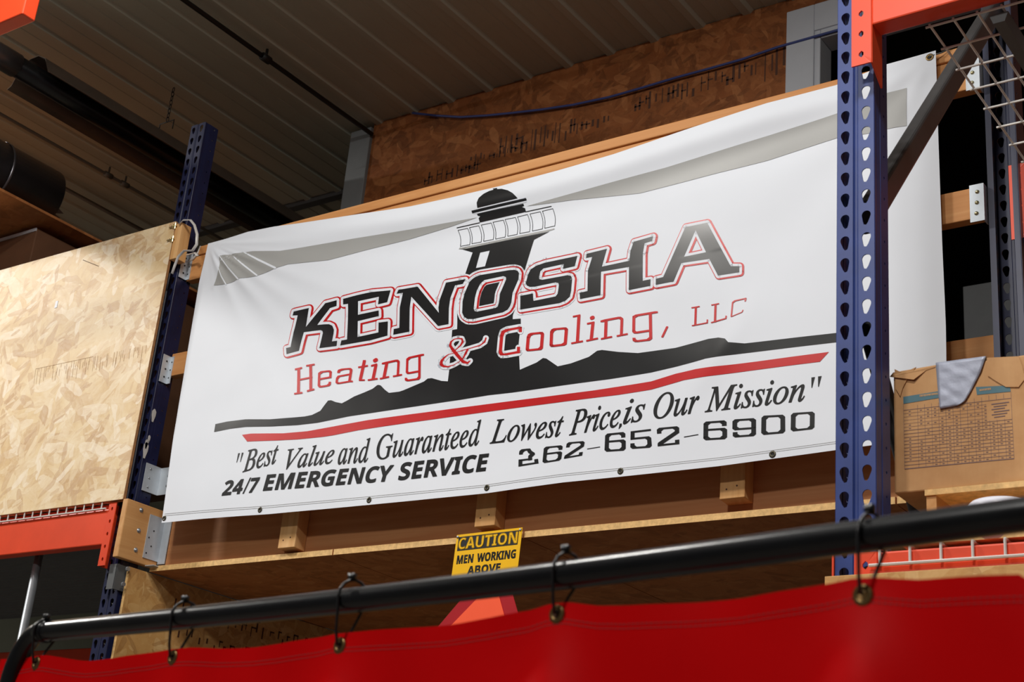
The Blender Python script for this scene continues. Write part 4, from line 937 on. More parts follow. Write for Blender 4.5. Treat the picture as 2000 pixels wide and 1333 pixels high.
SANS={"2":[384,["27,0 27,71 147,192 206,254 219,271 230,286 238,300 243,314 247,329 248,345 246,362 241,376 232,388 220,395 206,400 189,402 171,400 153,396 136,389 118,379 100,367 81,353 26,418 70,451 86,461 104,469 123,476 145,482 170,485 197,486 227,484 254,479 278,469 299,456 316,441 330,423 340,402 347,380 349,357 347,331 342,307 333,284 321,263 305,241 287,220 215,148 153,90 153,85 362,85 362,0"]],"4":[384,["216,0 216,99 11,99 11,170 222,480 315,480 315,178 373,178 373,99 315,99 315,0","101,178 216,178 216,259 217,297 219,338 220,363 218,363 205,337 189,311"]],"7":[384,["75,0 255,394 18,394 18,480 362,480 362,416 181,0"]],"A":[463,["0,0 169,482 293,482 463,0 354,0 319,114 144,114 109,0","170,199 295,199 259,311 251,340 240,375 232,407 223,374 212,336 204,311"]],"C":[428,["255,-7 208,-3 168,7 133,24 103,47 80,76 62,110 49,149 41,192 39,239 42,286 51,328 65,367 85,402 111,431 141,455 177,472 218,483 264,486 288,485 312,482 335,477 359,470 382,462 404,453 371,370 317,392 299,397 282,401 264,402 236,399 212,391 192,377 175,358 157,325 147,285 144,238 147,191 156,152 172,120 189,102 209,88 235,81 264,78 284,79 303,81 323,85 386,103 386,18 365,10 344,4 324,-1 302,-4 279,-6"]],"E":[376,["60,0 60,480 336,480 336,396 162,396 162,291 324,291 324,208 162,208 162,84 336,84 336,0"]],"G":[486,["262,-7 211,-3 167,9 129,29 97,56 71,92 53,134 43,184 39,240 42,288 52,332 68,371 91,405 119,433 153,456 193,473 238,483 289,486 315,485 340,483 365,478 389,472 411,465 432,457 398,375 383,383 366,389 348,394 329,398 309,401 289,402 261,399 235,393 212,381 192,366 175,347 162,325 152,299 146,270 144,238 145,208 149,181 156,155 167,133 180,114 197,98 217,87 241,80 269,78 305,80 333,85 333,185 242,185 242,269 433,269 433,21 407,13 381,6 354,1 326,-3 295,-6"]],"I":[261,["21,0 21,58 80,85 80,395 21,422 21,480 240,480 240,422 181,395 181,85 240,58 240,0"]],"K":[446,["60,0 60,480 162,480 162,260 181,288 202,316 332,480 445,480 277,267 446,0 330,0 205,202 162,171 162,0"]],"M":[633,["60,0 60,480 199,480 312,113 314,113 435,480 573,480 573,0 478,0 478,227 479,279 481,335 483,375 480,375 357,0 263,0 148,376 145,376 148,336 150,278 151,223 151,0"]],"N":[546,["60,0 60,480 189,480 397,120 399,120 396,187 394,253 394,480 486,480 486,0 357,0 148,363 145,363 149,294 151,226 151,0"]],"O":[535,["267,-7 218,-3 176,7 139,24 108,48 83,76 63,111 50,150 42,193 39,241 42,289 50,332 63,371 83,405 108,433 139,456 176,473 219,484 268,487 317,484 360,473 396,456 427,433 452,405 471,370 485,331 493,288 496,240 493,193 485,150 471,110 452,76 427,47 396,24 360,7 317,-3","267,79 298,81 323,89 344,103 361,122 376,154 386,194 389,240 386,287 376,327 361,359 344,378 323,392 298,400 268,402 238,400 212,392 191,378 175,359 159,327 149,287 146,240 149,194 159,154 175,122 191,103 212,89 238,81"]],"R":[443,["60,0 60,480 200,480 246,477 285,471 318,459 345,444 365,424 380,399 389,370 392,336 390,315 386,296 379,278 370,263 359,249 346,237 332,226 318,217 302,209 443,0 330,0 216,184 162,184 162,0","162,267 195,267 225,268 249,274 267,283 279,296 286,313 289,333 286,354 278,370 266,382 247,390 223,395 193,396 162,396"]],"S":[370,["167,-7 118,-4 73,6 31,22 31,117 102,90 126,83 150,79 175,77 197,79 215,84 228,92 237,102 242,114 244,128 241,145 232,160 217,172 198,183 176,195 150,207 114,225 101,233 89,243 77,253 66,265 56,279 48,293 41,310 38,329 36,350 39,380 47,407 61,431 80,450 113,470 152,482 199,486 223,485 247,482 270,478 293,471 317,463 341,453 308,373 249,394 232,398 214,401 195,402 178,400 163,396 151,388 143,378 137,367 136,353 138,337 146,324 158,313 176,302 199,290 226,277 250,265 271,253 289,241 305,227 318,212 329,196 337,178 342,157 343,133 340,103 332,76 317,52 297,31 272,15 242,3 206,-4"]],"T":[389,["144,0 144,395 13,395 13,480 375,480 375,395 245,395 245,0"]],"U":[508,["252,-7 207,-4 168,5 134,21 107,42 85,68 70,98 60,133 57,171 57,480 158,480 158,186 161,151 169,123 183,103 201,89 225,81 255,79 285,81 309,90 327,105 339,126 347,153 349,187 349,480 451,480 451,169 448,137 441,107 429,80 412,55 390,34 363,16 331,4 294,-4"]],"V":[437,["163,0 0,480 103,480 193,194 200,167 211,125 218,89 225,125 236,167 243,194 334,480 437,480 273,0"]],"W":[649,["122,0 0,480 100,480 161,218 170,179 179,132 185,92 191,132 199,177 207,211 277,480 373,480 443,211 450,177 459,132 465,92 471,132 480,179 488,218 549,480 649,480 527,0 412,0 347,252 342,274 335,306 328,339 324,364 321,339 314,307 308,274 302,251 238,0"]],"Y":[419,["159,0 159,183 0,480 110,480 210,282 310,480 419,480 260,187 260,0"]]}

def glyph_contours(rec):
    return [[tuple(int(v) for v in q.split(',')) for q in c.split(' ')] for c in rec[1]]
def inside(p, poly):
    x, y = p; r = False; n = len(poly)
    for i in range(n):
        x1, y1 = poly[i]; x2, y2 = poly[(i + 1) % n]
        if (y1 > y) != (y2 > y) and x < (x2 - x1) * (y - y1) / (y2 - y1) + x1: r = not r
    return r
def lay_glyph(P, rec, f):
    cs = glyph_contours(rec); dep = [sum(inside(c[0], d) for d in cs if d is not c) for c in cs]
    for c, k in zip(cs, dep):
        if k % 2 == 0:
            hs = [d for d, kd in zip(cs, dep) if kd == k + 1 and inside(d[0], c)]
            P.tri([[f(*q) for q in lp] for lp in [c] + hs])
            if P.fat:
                for lp in [c] + hs:
                    w = [Vector(f(*q)) for q in lp]
                    for a, b in zip(w, w[1:] + w[:1]):
                        d = b - a
                        if d.length < 1e-7: continue
                        m = Vector((-d.y, d.x)).normalized() * P.fat; e = d.normalized() * P.fat * .6
                        vs = [P.bm.verts.new((q.x, 0, q.y)) for q in (a + m - e, a - m - e, b - m + e, b + m + e)]
                        P.bm.faces.new(vs)
def word(P, txt, p0, p1, up, font, cap, lead=0, f2=None, skew=0.0):
    """set txt on the straight baseline p0 -> p1 (pixels); up = pixel vector of the capital height"""
    adv = [font[c][0] for c in txt]; x = 0
    xmin = min(q[0] for q in glyph_contours(font[txt[0]])[0]); lst = glyph_contours(font[txt[-1]])
    xmax = sum(adv[:-1]) + max(q[0] for c in lst for q in c); W_ = xmax - xmin
    for c, a in zip(txt, adv):
        def f(gx, gy, x=x):
            t = (gx + x - xmin) / W_; h = gy / cap
            q = (p0[0] + (p1[0] - p0[0]) * t + up[0] * h, p0[1] + (p1[1] - p0[1]) * t + up[1] * h)
            return (f2 or on_banner)(*q)
        lay_glyph(P, font[c], f); x += a
P = Print(); P.fat = .0010
CAPH = 441.0
for txt, p0, p1, up_ in (('Best', (474, 923), (541, 904.5), (4.5, -38.5)), ('Value', (557, 917), (650, 905), (5.5, -36)), ('and', (660, 907.5), (720, 902.5), (3, -42)),
                         ('Guaranteed', (735, 898.5), (937, 869), (2.5, -44)), ('Lowest', (957, 867), (1097, 852), (6, -43)), ('Price', (1112, 851), (1209, 833), (5, -45)),
                         ('is', (1226, 827), (1257, 821), (5, -44)), ('Our', (1276, 819), (1364, 806), (3, -45)), ('Mission', (1377, 805.5), (1571, 783), (3, -44.5))):
    word(P, txt, p0, p1, up_, SERIF, CAPH)
for (x, y) in ((466.5, 887), (473.5, 886)): P.hull([(x - 1, y - 1), (x + 2.6, y - 1.4), (x - 3.4, y + 17), (x - 4.4, y + 17)])
for (x, y) in ((1588, 738), (1601, 736)): P.hull([(x - 3, y), (x + 4, y - 1), (x - 1.5, y + 20), (x - 3, y + 20)])
P.hull([(1210.5, 828), (1215, 828), (1214.5, 833), (1209, 839), (1208.5, 838)])
P.done('slogan_lettering', 'p_black', 2, 'black italic slogan lettering')
P = Print(); P.fat = .0014
word(P, '24', (433.5, 968.5), (471, 964.5), (8, -28), SANS, 480)
P.hull([(488.5, 933.5), (491.5, 933.3), (476.5, 965), (473.5, 965.3)])
word(P, '7', (484, 963.2), (500, 961.3), (8, -28), SANS, 480)
word(P, 'EMERGENCY', (514, 959), (761, 940), (8.5, -30.5), SANS, 480)
word(P, 'SERVICE', (778, 938.5), (948, 920), (7.0, -33), SANS, 480)
P.done('service_lettering', 'p_black', 2, 'bold black line about emergency service')
# telephone number in wide square digits
DIG = {'6': [[(.88, .76), (.88, .86), (.78, .95), (.2, .95), (.1, .85), (.1, .15), (.2, .05), (.8, .05), (.9, .15), (.9, .46), (.8, .55), (.1, .55)]],
       '9': [[(.12, .24), (.12, .14), (.22, .05), (.8, .05), (.9, .15), (.9, .85), (.8, .95), (.2, .95), (.1, .85), (.1, .54), (.2, .45), (.9, .45)]],
       '5': [[(.92, .95), (.1, .95), (.1, .57), (.8, .57), (.9, .48), (.9, .15), (.8, .05), (.2, .05), (.1, .15), (.1, .26)]],
       '2': [[(.1, .74), (.1, .86), (.2, .95), (.8, .95), (.9, .86), (.9, .68), (.12, .14), (.1, .05), (.9, .05), (.9, .2)]],
       '0': [[(.2, .05), (.8, .05), (.9, .16), (.9, .84), (.8, .95), (.2, .95), (.1, .84), (.1, .16), (.2, .05)]],
       '-': [[(0, .5), (1, .5)]],
       'q': [[(.12, .74), (.14, .84), (.25, .93), (.55, .95), (.62, .80), (.78, .66), (.62, .52), (.60, .34)], [(.62, .36), (.1, .36), (.1, .07), (.92, .07), (.92, .26)]]}
P = Print()
C8 = lambda x, y: (1000 + x / 6.25, 780 + y / 6.25)
D1 = lambda x, y: (1300 + x / 6.25, 740 + y / 6.25)
for ch, BL, BR, TL, TR in (('q', C8(80, 830), C8(322, 790), C8(85, 612), C8(300, 600)), ('6', C8(372, 785), C8(600, 748), C8(392, 585), C8(628, 562)), ('2', C8(635, 730), C8(858, 690), C8(672, 530), C8(892, 512)),
                           ('-', C8(920, 625), C8(1075, 600), C8(920, 595), C8(1075, 570)), ('6', C8(1130, 645), C8(1390, 628), C8(1140, 425), C8(1390, 400)), ('5', C8(1445, 610), C8(1710, 592), C8(1450, 395), C8(1692, 366)),
                           ('2', C8(1780, 578), C8(2045, 550), C8(1768, 355), C8(2042, 330)), ('-', D1(228, 730), D1(400, 700), D1(228, 698), D1(400, 668)), ('6', D1(462, 755), D1(752, 738), D1(465, 528), D1(752, 508)),
                           ('9', D1(815, 722), D1(1105, 700), D1(818, 500), D1(1105, 482)), ('0', D1(1168, 690), D1(1462, 665), D1(1172, 455), D1(1460, 440)), ('0', D1(1528, 648), D1(1818, 615), D1(1532, 422), D1(1822, 402))):
    def q(u, v):
        b = (BL[0] + (BR[0] - BL[0]) * u, BL[1] + (BR[1] - BL[1]) * u); t = (TL[0] + (TR[0] - TL[0]) * u, TL[1] + (TR[1] - TL[1]) * u)
        return (b[0] + (t[0] - b[0]) * v, b[1] + (t[1] - b[1]) * v)
    for st in DIG[ch]:
        wv, hv = (.2, .10) if ch not in '-' else (.02, .30)
        for a, b in zip(st[:-1], st[1:]):
            P.hull([q(p[0] + sx * wv / 2, p[1] + sy * hv / 2) for p in (a, b) for sx, sy in ((-1, -1), (1, -1), (1, 1), (-1, 1))])
P.done('phone_number', 'p_black', 2, 'wide square black telephone number')

# hem seam and eyelets
P = Print()
for off in (13, 16.5):
    ln = [(x, y - off) for x, y in ((322, 1021), (400, 1014), (527, 1005), (722, 987), (951, 964), (1100, 943), (1210, 932), (1405, 911), (1630, 880), (1840, 852))]
    P.rnd(ln, .7)
P.done('hem_seam', 'p_grey', 1)
def lay(px, py, dy=.001):
    x, z = on_banner(px, py); return Vector((x, YB - bulge(x, z) - dy, z))
for px, py in ((321, 1013), (508, 996.5), (721, 977.5), (951, 953.5), (1212, 921), (1509, 888), (1816, 112)):
    c = lay(px, py)
    e = MB().ring(c, (0, -1, 0), .0070 if px < 1800 else .0085, .0036, flat=.4).build('eyelet', 'grommet' if px < 1800 else 'brass', bn, smooth=True)
    MB().disc(c - Vector((0, -.0008, 0)), (0, -1, 0), .0058, .0006).build('eyelet_hole', 'black', e)
# cord from the right top eyelet to the rail
c = lay(1816, 112); q = at(1862, 92, Y=YRL - .008)
o = MB().tube([c + Vector((0, -.003, 0)), (c + q) / 2 + Vector((0, 0, -.002)), q], .0022, 6).build('cord', 'darkgrey', smooth=True)
tag(o, 'short grey cord tying the upper right banner corner to the top rail', 'cord')

# ------------------------------------------------------------------ caution sign and triangle
YS = YRM - .046
c0, c1 = at(893, 1046, Y=YS), at(1021, 1031, Y=YS)
sg = thing('caution_sign', (c0.x, YS, c0.z), 'yellow and black caution sign hanging from the platform edge', 'sign')
ux = (c1 - c0); wS = ux.length; ux.normalize(); uz = Vector((ux.z - .035, 0, -ux.x)).normalized() * -1
uz = Vector((.035, 0, 1)).normalized(); hS = .178
def sp(u, v, d=0): return c0 + ux * (u * wS) + uz * (-v * hS) + Vector((0, -d, 0))
MB().prism([sp(0, 0), sp(0, 1), sp(1, 1), sp(1, 0)], (0, -.0015, 0)).build('plate', 'yellow', sg)
mb = MB(); mb.prism([sp(.035, .045, .0016), sp(.035, .305, .0016), sp(.955, .305, .0016), sp(.955, .045, .0016)], (0, -.0003, 0)); mb.build('header_panel', 'black', sg)
class SignText:
    def __init__(s): s.bm = bmesh.new()
    def tri(s, loops):
        vs = [s.bm.verts.new(p) for lp in loops for p in lp]
        flat = [[Vector((p.x, p.z, 0)) for p in lp] for lp in loops]
        for t in tessellate_polygon(flat): 
            try: s.bm.faces.new([vs[i] for i in t])
            except ValueError: pass
def sign_word(txt, u0, u1, vb, vh, mat, name, d=.0026, bold=.0009):
    T = SignText(); adv = [SANS[c][0] if c != ' ' else 300 for c in txt]; W_ = sum(adv) - 60; x = -40
    for c, a in zip(txt, adv):
        if c != ' ':
            cs = glyph_contours(SANS[c]); dep = [sum(inside(k[0], e) for e in cs if e is not k) for k in cs]
            f = lambda gx, gy: sp(u0 + (u1 - u0) * (gx + x) / W_, vb - vh * gy / 480, d)
            for k, dd in zip(cs, dep):
                w = [f(*q_) for q_ in k]
                for a_, b_ in zip(w, w[1:] + w[:1]):
                    dd_ = b_ - a_
                    if dd_.length < 1e-7: continue
                    m_ = Vector((-dd_.z, 0, dd_.x)).normalized() * bold; e_ = dd_.normalized() * bold * .6
                    T.bm.faces.new([T.bm.verts.new(v_) for v_ in (a_ + m_ - e_, a_ - m_ - e_, b_ - m_ + e_, b_ + m_ + e_)])
                if dd % 2 == 0: T.tri([[f(*q_) for q_ in lp] for lp in [k] + [e for e, ke in zip(cs, dep) if ke == dd + 1 and inside(e[0], k)]])
        x += a
    bmesh.ops.translate(T.bm, verts=T.bm.verts, vec=-ORG[sg.name])
    me = bpy.data.meshes.new(name); T.bm.to_mesh(me); T.bm.free(); me.materials.append(M[mat])
    o = bpy.data.objects.new(name, me); COL.objects.link(o); o.parent = sg
# the extra glyphs for the sign
SANS['B'] = [470, ['60,0 60,480 280,480 340,470 390,430 405,370 390,300 340,255 400,230 430,150 420,70 370,20 300,0', '160,395 160,290 260,290 300,310 305,345 295,380 260,395', '160,205 160,85 280,85 325,105 335,145 320,190 280,205']]
sign_word('CAUTION', .05, .955, .275, .205, 'yellow', 'header_lettering')
sign_word('MEN WORKING', .05, .95, .545, .15, 'black', 'message_lettering', .0018)
sign_word('ABOVE', .25, .74, .76, .145, 'black', 'message_lettering', .0018)
for u in (.02, .975):
    m2 = MB(); m2.dome(sp(u, .04, .002), (0, -1, 0), .0048, .004); m2.build('screw', 'galv', sg, smooth=True)

YT = 3.3
A, B_, C_, D_ = at(900, 1172, Y=YT), at(850, 1231, Y=YT), at(1000, 1158, Y=YT), at(1013, 1203, Y=YT)
tr = thing('warning_triangle', (-2.5, YT, 2.2), 'orange warning triangle with dark red border showing between black pipe and red curtain', 'sign')
def ext(p, q, z):
    t = (z - p.z) / (q.z - p.z); return Vector((p.x + (q.x - p.x) * t, YT, z))
ztp = A.z + .03; zbt = A.z - .30
l0, l1 = ext(A, B_, ztp), ext(A, B_, zbt); r0, r1 = ext(C_, D_, ztp), ext(C_, D_, zbt)
MB().prism([l0, l1, r1, r0], (0, .002, 0)).build('border', 'maroon', tr)
A2, B2, C2, D2 = at(930, 1172, Y=YT), at(876, 1228, Y=YT), at(974, 1162, Y=YT), at(986, 1206, Y=YT)
MB().prism([ext(A2, B2, ztp - .012), ext(A2, B2, zbt + .03), ext(C2, D2, zbt + .03), ext(C2, D2, ztp - .012)], (0, -.001, 0)).build('fluorescent_centre', 'fluor', tr)
MB().box(-2.50, -2.46, YT + .003, YT + .03, 0, ztp - .02).build('mounting_post', 'darkgrey', tr)

# ------------------------------------------------------------------ black pipe frame, red curtain, ties
DP = Vector((-0.992435, 0.12277, 0)).normalized(); NP = Vector((DP.y, -DP.x, 0))       # NP points away from the camera side? fixed below
PR = .01335
P0 = EYE + ray(1990, 1007) / FPX * (2 * PR * FPX / 70.5)
if NP.y > 0: NP = -NP
def onp(px, py, off=0):
    r = ray(px, py); base = P0 + NP * off
    n = Vector((DP.y, -DP.x, 0)); t = n.dot(base - EYE) / n.dot(r); return EYE + r * t
pf = thing('pipe_frame', (P0.x, P0.y, 0), 'black pipe frame crossing the whole photo in front, carrying the red curtain', 'curtain rail')
pe = onp(72, 1241); PEND = P0 + DP * ((pe - P0).dot(DP)); zP = P0.z
pts = [P0 - DP * 1.2, P0, P0 + DP * .8]
R_ = .072; sE = (PEND - P0).dot(DP) - .01
pts = pts[:2] + [P0 + DP * (sE * k / 10) + Vector((0, 0, -.0062 * math.sin(PI * k / 10))) for k in range(1, 10)] + [P0 + DP * sE]
for k in range(1, 9):
    a = k / 8 * PI / 2; pts.append(P0 + DP * (sE + R_ * .75 * math.sin(a)) + Vector((0, 0, -R_ * (1 - math.cos(a)))))
pts.append(P0 + DP * (sE + R_ * .75) + Vector((0, 0, -zP + .02)))
for p in pts[:-1]: pass
MB().tube(pts, PR, 24).build('rail_pipe', 'pipe', pf, smooth=True)
q = P0 + DP * (sE - .002)
MB().tube([q - DP * .014, q + DP * .004], PR + .0016, 24).build('pipe_coupling', 'pipe', pf, smooth=True)
foot = P0 + DP * (sE + R_ * .75)
MB().box(foot.x - .02, foot.x + .02, foot.y - .35, foot.y + .35, 0, .03).build('foot', 'pipe', pf, bevel=.004)
foot = P0 - DP * 1.2
MB().tube([foot, Vector((foot.x, foot.y, .02))], PR, 16).build('end_post', 'pipe', pf, smooth=True)

CT = [(4, 1289), (40, 1286), (72, 1281), (94, 1281), (150, 1290), (169, 1291), (225, 1287), (300, 1274), (330, 1268), (375, 1266), (431, 1268), (500, 1264), (550, 1259), (620, 1246), (650, 1238), (677, 1235), (775, 1230), (869, 1221), (962, 1208), (1037, 1193), (1071, 1180), (1105, 1175), (1169, 1184), (1225, 1185), (1337, 1178), (1450, 1169), (1562, 1152), (1615, 1142), (1667, 1129), (1710, 1127), (1800, 1133), (1875, 1129), (2000, 1122)]
CP = [(72, 1297), (337, 1285), (663, 1262), (1087, 1200), (1685, 1163)]
OFFC = 0.0
tabc = sorted(((onp(*p) - P0).dot(DP), onp(*p).z) for p in CT)
gs = [((onp(*p) - P0).dot(DP), onp(*p).z) for p in CP]
gpitch = (gs[0][0] - gs[-1][0]) / 4
gs_all = sorted([g_[0] for g_ in gs] + [gs[-1][0] - gpitch * k for k in (1, 2, 3)])
def ctop(s):
    if s < tabc[0][0]:
        k = (gs[-1][0] - s) / gpitch % 1.0
        zg = gs[-1][1] + .012
        return zg - .014 * math.sin(PI * k) ** .6 if s < gs[-1][0] else tabc[0][1]
    return interp(tabc, s)
def cfold(s, d):
    """curtain folds: d = distance below the top edge"""
    n = 0
    for k, g_ in enumerate(gs_all):
        e = s - g_; wdt = .028 + d * .10
        n += .016 * smooth(0, .10, d) * math.exp(-(e / wdt) ** 2)
        n += .022 * smooth(.02, .25, d) * math.sin((e / gpitch) * 2 * PI * 1.0 + k) * .6
    n = n * 1.0 + .012 * noise.noise(Vector((s * 6, d * 3, 1))) * smooth(0, .1, d) + .003 * math.exp(-d / .05) * math.sin(s * 40)
    return n
cu = thing('welding_curtain', (P0.x, P0.y, .4), 'red vinyl curtain hanging along the bottom of the photo from black ties', 'curtain')
mb = MB(); NX, NZ = 260, 46; s0, s1 = (onp(4, 1289) - P0).dot(DP), -1.15; g = []
for j in range(NZ + 1):
    v = (j / NZ) ** 1.6; row = []
    for i in range(NX + 1):
        s_ = s0 + (s1 - s0) * i / NX; zt = ctop(s_); z = zt + (.35 - zt) * v
        p = P0 + DP * s_ + NP * cfold(s_, zt - z); row.append(mb.bm.verts.new((p.x, p.y, z)))
    g.append(row)
for j in range(NZ):
    for i in range(NX): mb.bm.faces.new((g[j][i], g[j][i + 1], g[j + 1][i + 1], g[j + 1][i]))
mb.build('curtain_sheet', 'curtain', cu, smooth=True)
mb = MB()
for dz in (.0165, .0205):
    for i in range(0, NX * 2):
        a, b = s0 - .004 + (s1 - s0) * i / (NX * 2), s0 - .004 + (s1 - s0) * (i + .72) / (NX * 2)
        pa = P0 + DP * a + NP * (cfold(a, dz) + .0008); pb = P0 + DP * b + NP * (cfold(b, dz) + .0008)
        za, zb = ctop(a) - dz, ctop(b) - dz; h_ = .00032
        mb.face([(pa.x, pa.y, za - h_), (pb.x, pb.y, zb - h_), (pb.x, pb.y, zb + h_), (pa.x, pa.y, za + h_)])
mb.build('hem_stitching', 'stitch', cu)
GR = .0062
def tie_geom(mb, gp, lean):
    c = Vector((gp.x, gp.y, zP)); R = PR + .0025; pts = []
    g0 = gp + Vector((0, 0, .002))
    tq = DP * lean
    # over the pipe and through the eyelet
    pts.append(g0 + NP * .004 + Vector((0, 0, -.002)))
    pts.append(g0 + NP * .009 + Vector((0, 0, .012)) - tq * .1)
    for k in range(9):
        a = -.25 + k / 8 * (PI + .5); pts.append(c + NP * (R * math.cos(a)) + Vector((0, 0, R * math.sin(a))) - tq * (.3 + .6 * k / 8))
    pts.append(g0 - NP * .006 + Vector((0, 0, .014)) - tq * .45)
    pts.append(g0 - NP * .004 + Vector((0, 0, -.001)))
    pts.append(g0)
    mb.tube(pts, .0016, 8, closed=True)
    h = c + Vector((0, 0, R + .002)) + NP * .004 - tq * .55
    mb.box(h.x - .004, h.x + .004, h.y - .003, h.y + .003, h.z - .002, h.z + .004)
ns = ['leftmost, beside the bend of the pipe', 'second from the left end', 'left of the caution sign and orange triangle', 'just right of the caution sign', 'in front of the tall blue upright']
for i, s_ in enumerate(gs):
    gp = P0 + DP * s_[0]; gp.z = s_[1]; gp = gp + NP * (cfold(s_[0], ctop(s_[0]) - s_[1]) + .0012)
    e = MB().ring(gp, NP, .0064, .0027, 28, 10, flat=.6).build('eyelet', 'brass', cu, smooth=True)
    MB().disc(gp - NP * .0008, NP, .0042, .0012).build('eyelet_hole', 'stampink' if i < 4 else 'osb_low', e)
    mb = MB(); tie_geom(mb, gp, .020 if i in (1, 2) else .016)
    o = mb.build('cable_tie', 'tie', smooth=True)
    tag(o, 'black cable tie looped over the pipe, ' + ns[i], 'cable tie', 'ties holding the red curtain')

# ------------------------------------------------------------------ cardboard box and what lies under it
YX = 2.755
bl, br_, tl = at(1747, 965, Y=YX), at(2008, 938, Y=YX), at(1744, 718, Y=YX)
xb0, xb1 = bl.x, -.745; zb0 = bl.z; zbt1 = at(1900, 704, Y=YX).z
bx = thing('cardboard_box', ((xb0 + xb1) / 2, YX, zb0), 'worn cardboard box with printed table and silver tape on the right wire deck', 'box')
MB().box(xb0, xb1, YX, YX + .40, zb0, zbt1 - .004).build('carton', 'card', bx, bevel=.003)
# crumpled top edges and torn flaps
mb = MB()
mb.prism([(xb0 - .006, YX - .004, zbt1 - .012), (xb0 + .045, YX - .005, zbt1 - .026), (xb0 + .07, YX - .001, zbt1 - .008), (xb0 + .12, YX, zbt1 + .002), (xb0 + .0, YX, zbt1 - .002)], (0, .002, 0))
mb.build('folded_corner', 'card', bx)
mb = MB()
f0 = [at(1782, 716, Y=YX), at(1790, 727, Y=YX), at(1778, 745, Y=YX), at(1770, 770, Y=YX), at(1765, 775, Y=YX), at(1764, 725, Y=YX)]
mb.prism([p + Vector((0, -.0022, 0)) for p in (at(1748, 722, Y=YX), at(1764, 730, Y=YX), at(1790, 718, Y=YX), at(1776, 735, Y=YX), at(1764, 758, Y=YX), at(1759, 775, Y=YX), at(1750, 760, Y=YX))], (0, .002, 0))
mb.build('torn_flap', 'card', bx); mb = MB()
mb.prism([p + Vector((0, -.0022, 0)) for p in (at(1928, 700, Y=YX), at(1990, 697, Y=YX), at(1997, 715, Y=YX), at(2003, 740, Y=YX), at(1990, 757, Y=YX), at(1965, 757, Y=YX), at(1945, 745, Y=YX), at(1930, 735, Y=YX))], (0, .002, 0))
mb.build('torn_flap', 'card', bx)
mb = MB(); yy = YX - .0006
def pq(x, y): return at(1740 + x / 4.165, 680 + y / 4.165, Y=yy)
# table: perspective corners in the photo -> rectangle on the carton's face
TLc, TRc, BLc, BRc = pq(102, 455), pq(975, 355), pq(112, 985), pq(1002, 900)
def tb(u, v): return TLc.lerp(TRc, u).lerp(BLc.lerp(BRc, u), v)
def ln(mb, a, b, w=.00055):
    d = (b - a).normalized(); n = Vector((-d.z, 0, d.x)) * w * .5; mb.face([a - n, b - n, b + n, a + n])
NR, NC = 17, 14
for r in range(NR + 1): 
    v = .10 + .90 * r / NR
    if 1 <= r <= 5: ln(mb, tb(0, v), tb(.775, v))
    else: ln(mb, tb(0, v), tb(1, v), .0016 if r == NR else .0009)
for c in range(NC + 1):
    u = .135 + .865 * (c - 1) / (NC - 1) if c else 0
    ln(mb, tb(u, .0 if u in (0, 1) else .04), tb(u, 1)) if u <= .78 or c == NC else (ln(mb, tb(u, .02), tb(u, .10)), ln(mb, tb(u, .40), tb(u, 1)))
rnd = random.Random(3)
for r in range(NR):
    for c in range(NC):
        u = (.135 + .865 * (c - .5) / (NC - 1)) if c else .06
        v = .10 + .90 * (r + .5) / NR
        if u > .79 and r < 6: continue
        if rnd.random() < .7: ln(mb, tb(u - .012, v), tb(u + .008, v), .0014)
for k in range(6): ln(mb, tb(.82 + .02 * (k % 2), .16 + k * .04), tb(.98 - .02 * (k % 3), .155 + k * .04), .0018)
mb.build('printed_table', 'ink', bx)
mb = MB(); mb.face([pq(100, 398), pq(102, 455), pq(400, 405), pq(400, 350)]); mb.build('table_header', 'teal', bx); mb = MB(); mb.face([pq(690, 318), pq(700, 382), pq(975, 355), pq(968, 305)]); mb.build('table_header', 'teal', bx)
mb = MB(); rr = random.Random(8)
for (a, b, yb) in ((235, 385, 398), (722, 810, 352)):
    x = a
    while x < b:
        w = rr.uniform(6, 11); mb.face([pq(x, yb - 16 - (x - a) * .13) + Vector((0, -.0004, 0)), pq(x, yb - (x - a) * .13) + Vector((0, -.0004, 0)), pq(x + w, yb - (x - a) * .13) + Vector((0, -.0004, 0)), pq(x + w, yb - 16 - (x - a) * .13) + Vector((0, -.0004, 0))]); x += w + 4
mb.build('header_lettering', 'card', bx)
# duct tape over the top edge
mb = MB(); n1, n2 = 14, 16; g = []
la = [(368, 124), (376, 230), (388, 350), (400, 500)]; ra = [(776, 72), (735, 190), (660, 350), (590, 470)]
tabl = [(y, x) for x, y in la]; 
for j in range(n2 + 1):
    v = j / n2; row = []
    L_ = (interp([(0, 368), (.35, 378), (.7, 390), (1, 402)], v), interp([(0, 124), (1, 500)], v)); Rr = (interp([(0, 776), (.3, 735), (.7, 650), (.9, 600), (1, 545)], v), interp([(0, 72), (.9, 445), (1, 472)], v))
    for i in range(n1 + 1):
        u = i / n1; p = pq(L_[0] + (Rr[0] - L_[0]) * u, L_[1] + (Rr[1] - L_[1]) * u)
        p.y = YX - .003 - .0012 * noise.noise(Vector((u * 1.6 + v * 3, v * 9 - u * 4, 2.))) - .0007 * abs(math.sin(v * 11 + u * 2)); row.append(mb.bm.verts.new(p))
    g.append(row)
top = [mb.bm.verts.new(v.co + Vector((0, .07 + .01, .003))) for v in g[0]]
g.insert(0, top)
for j in range(len(g) - 1):
    for i in range(n1): mb.bm.faces.new((g[j][i], g[j][i + 1], g[j + 1][i + 1], g[j + 1][i]))
mb.build('duct_tape', 'tape', bx, smooth=True, solid=.0004)

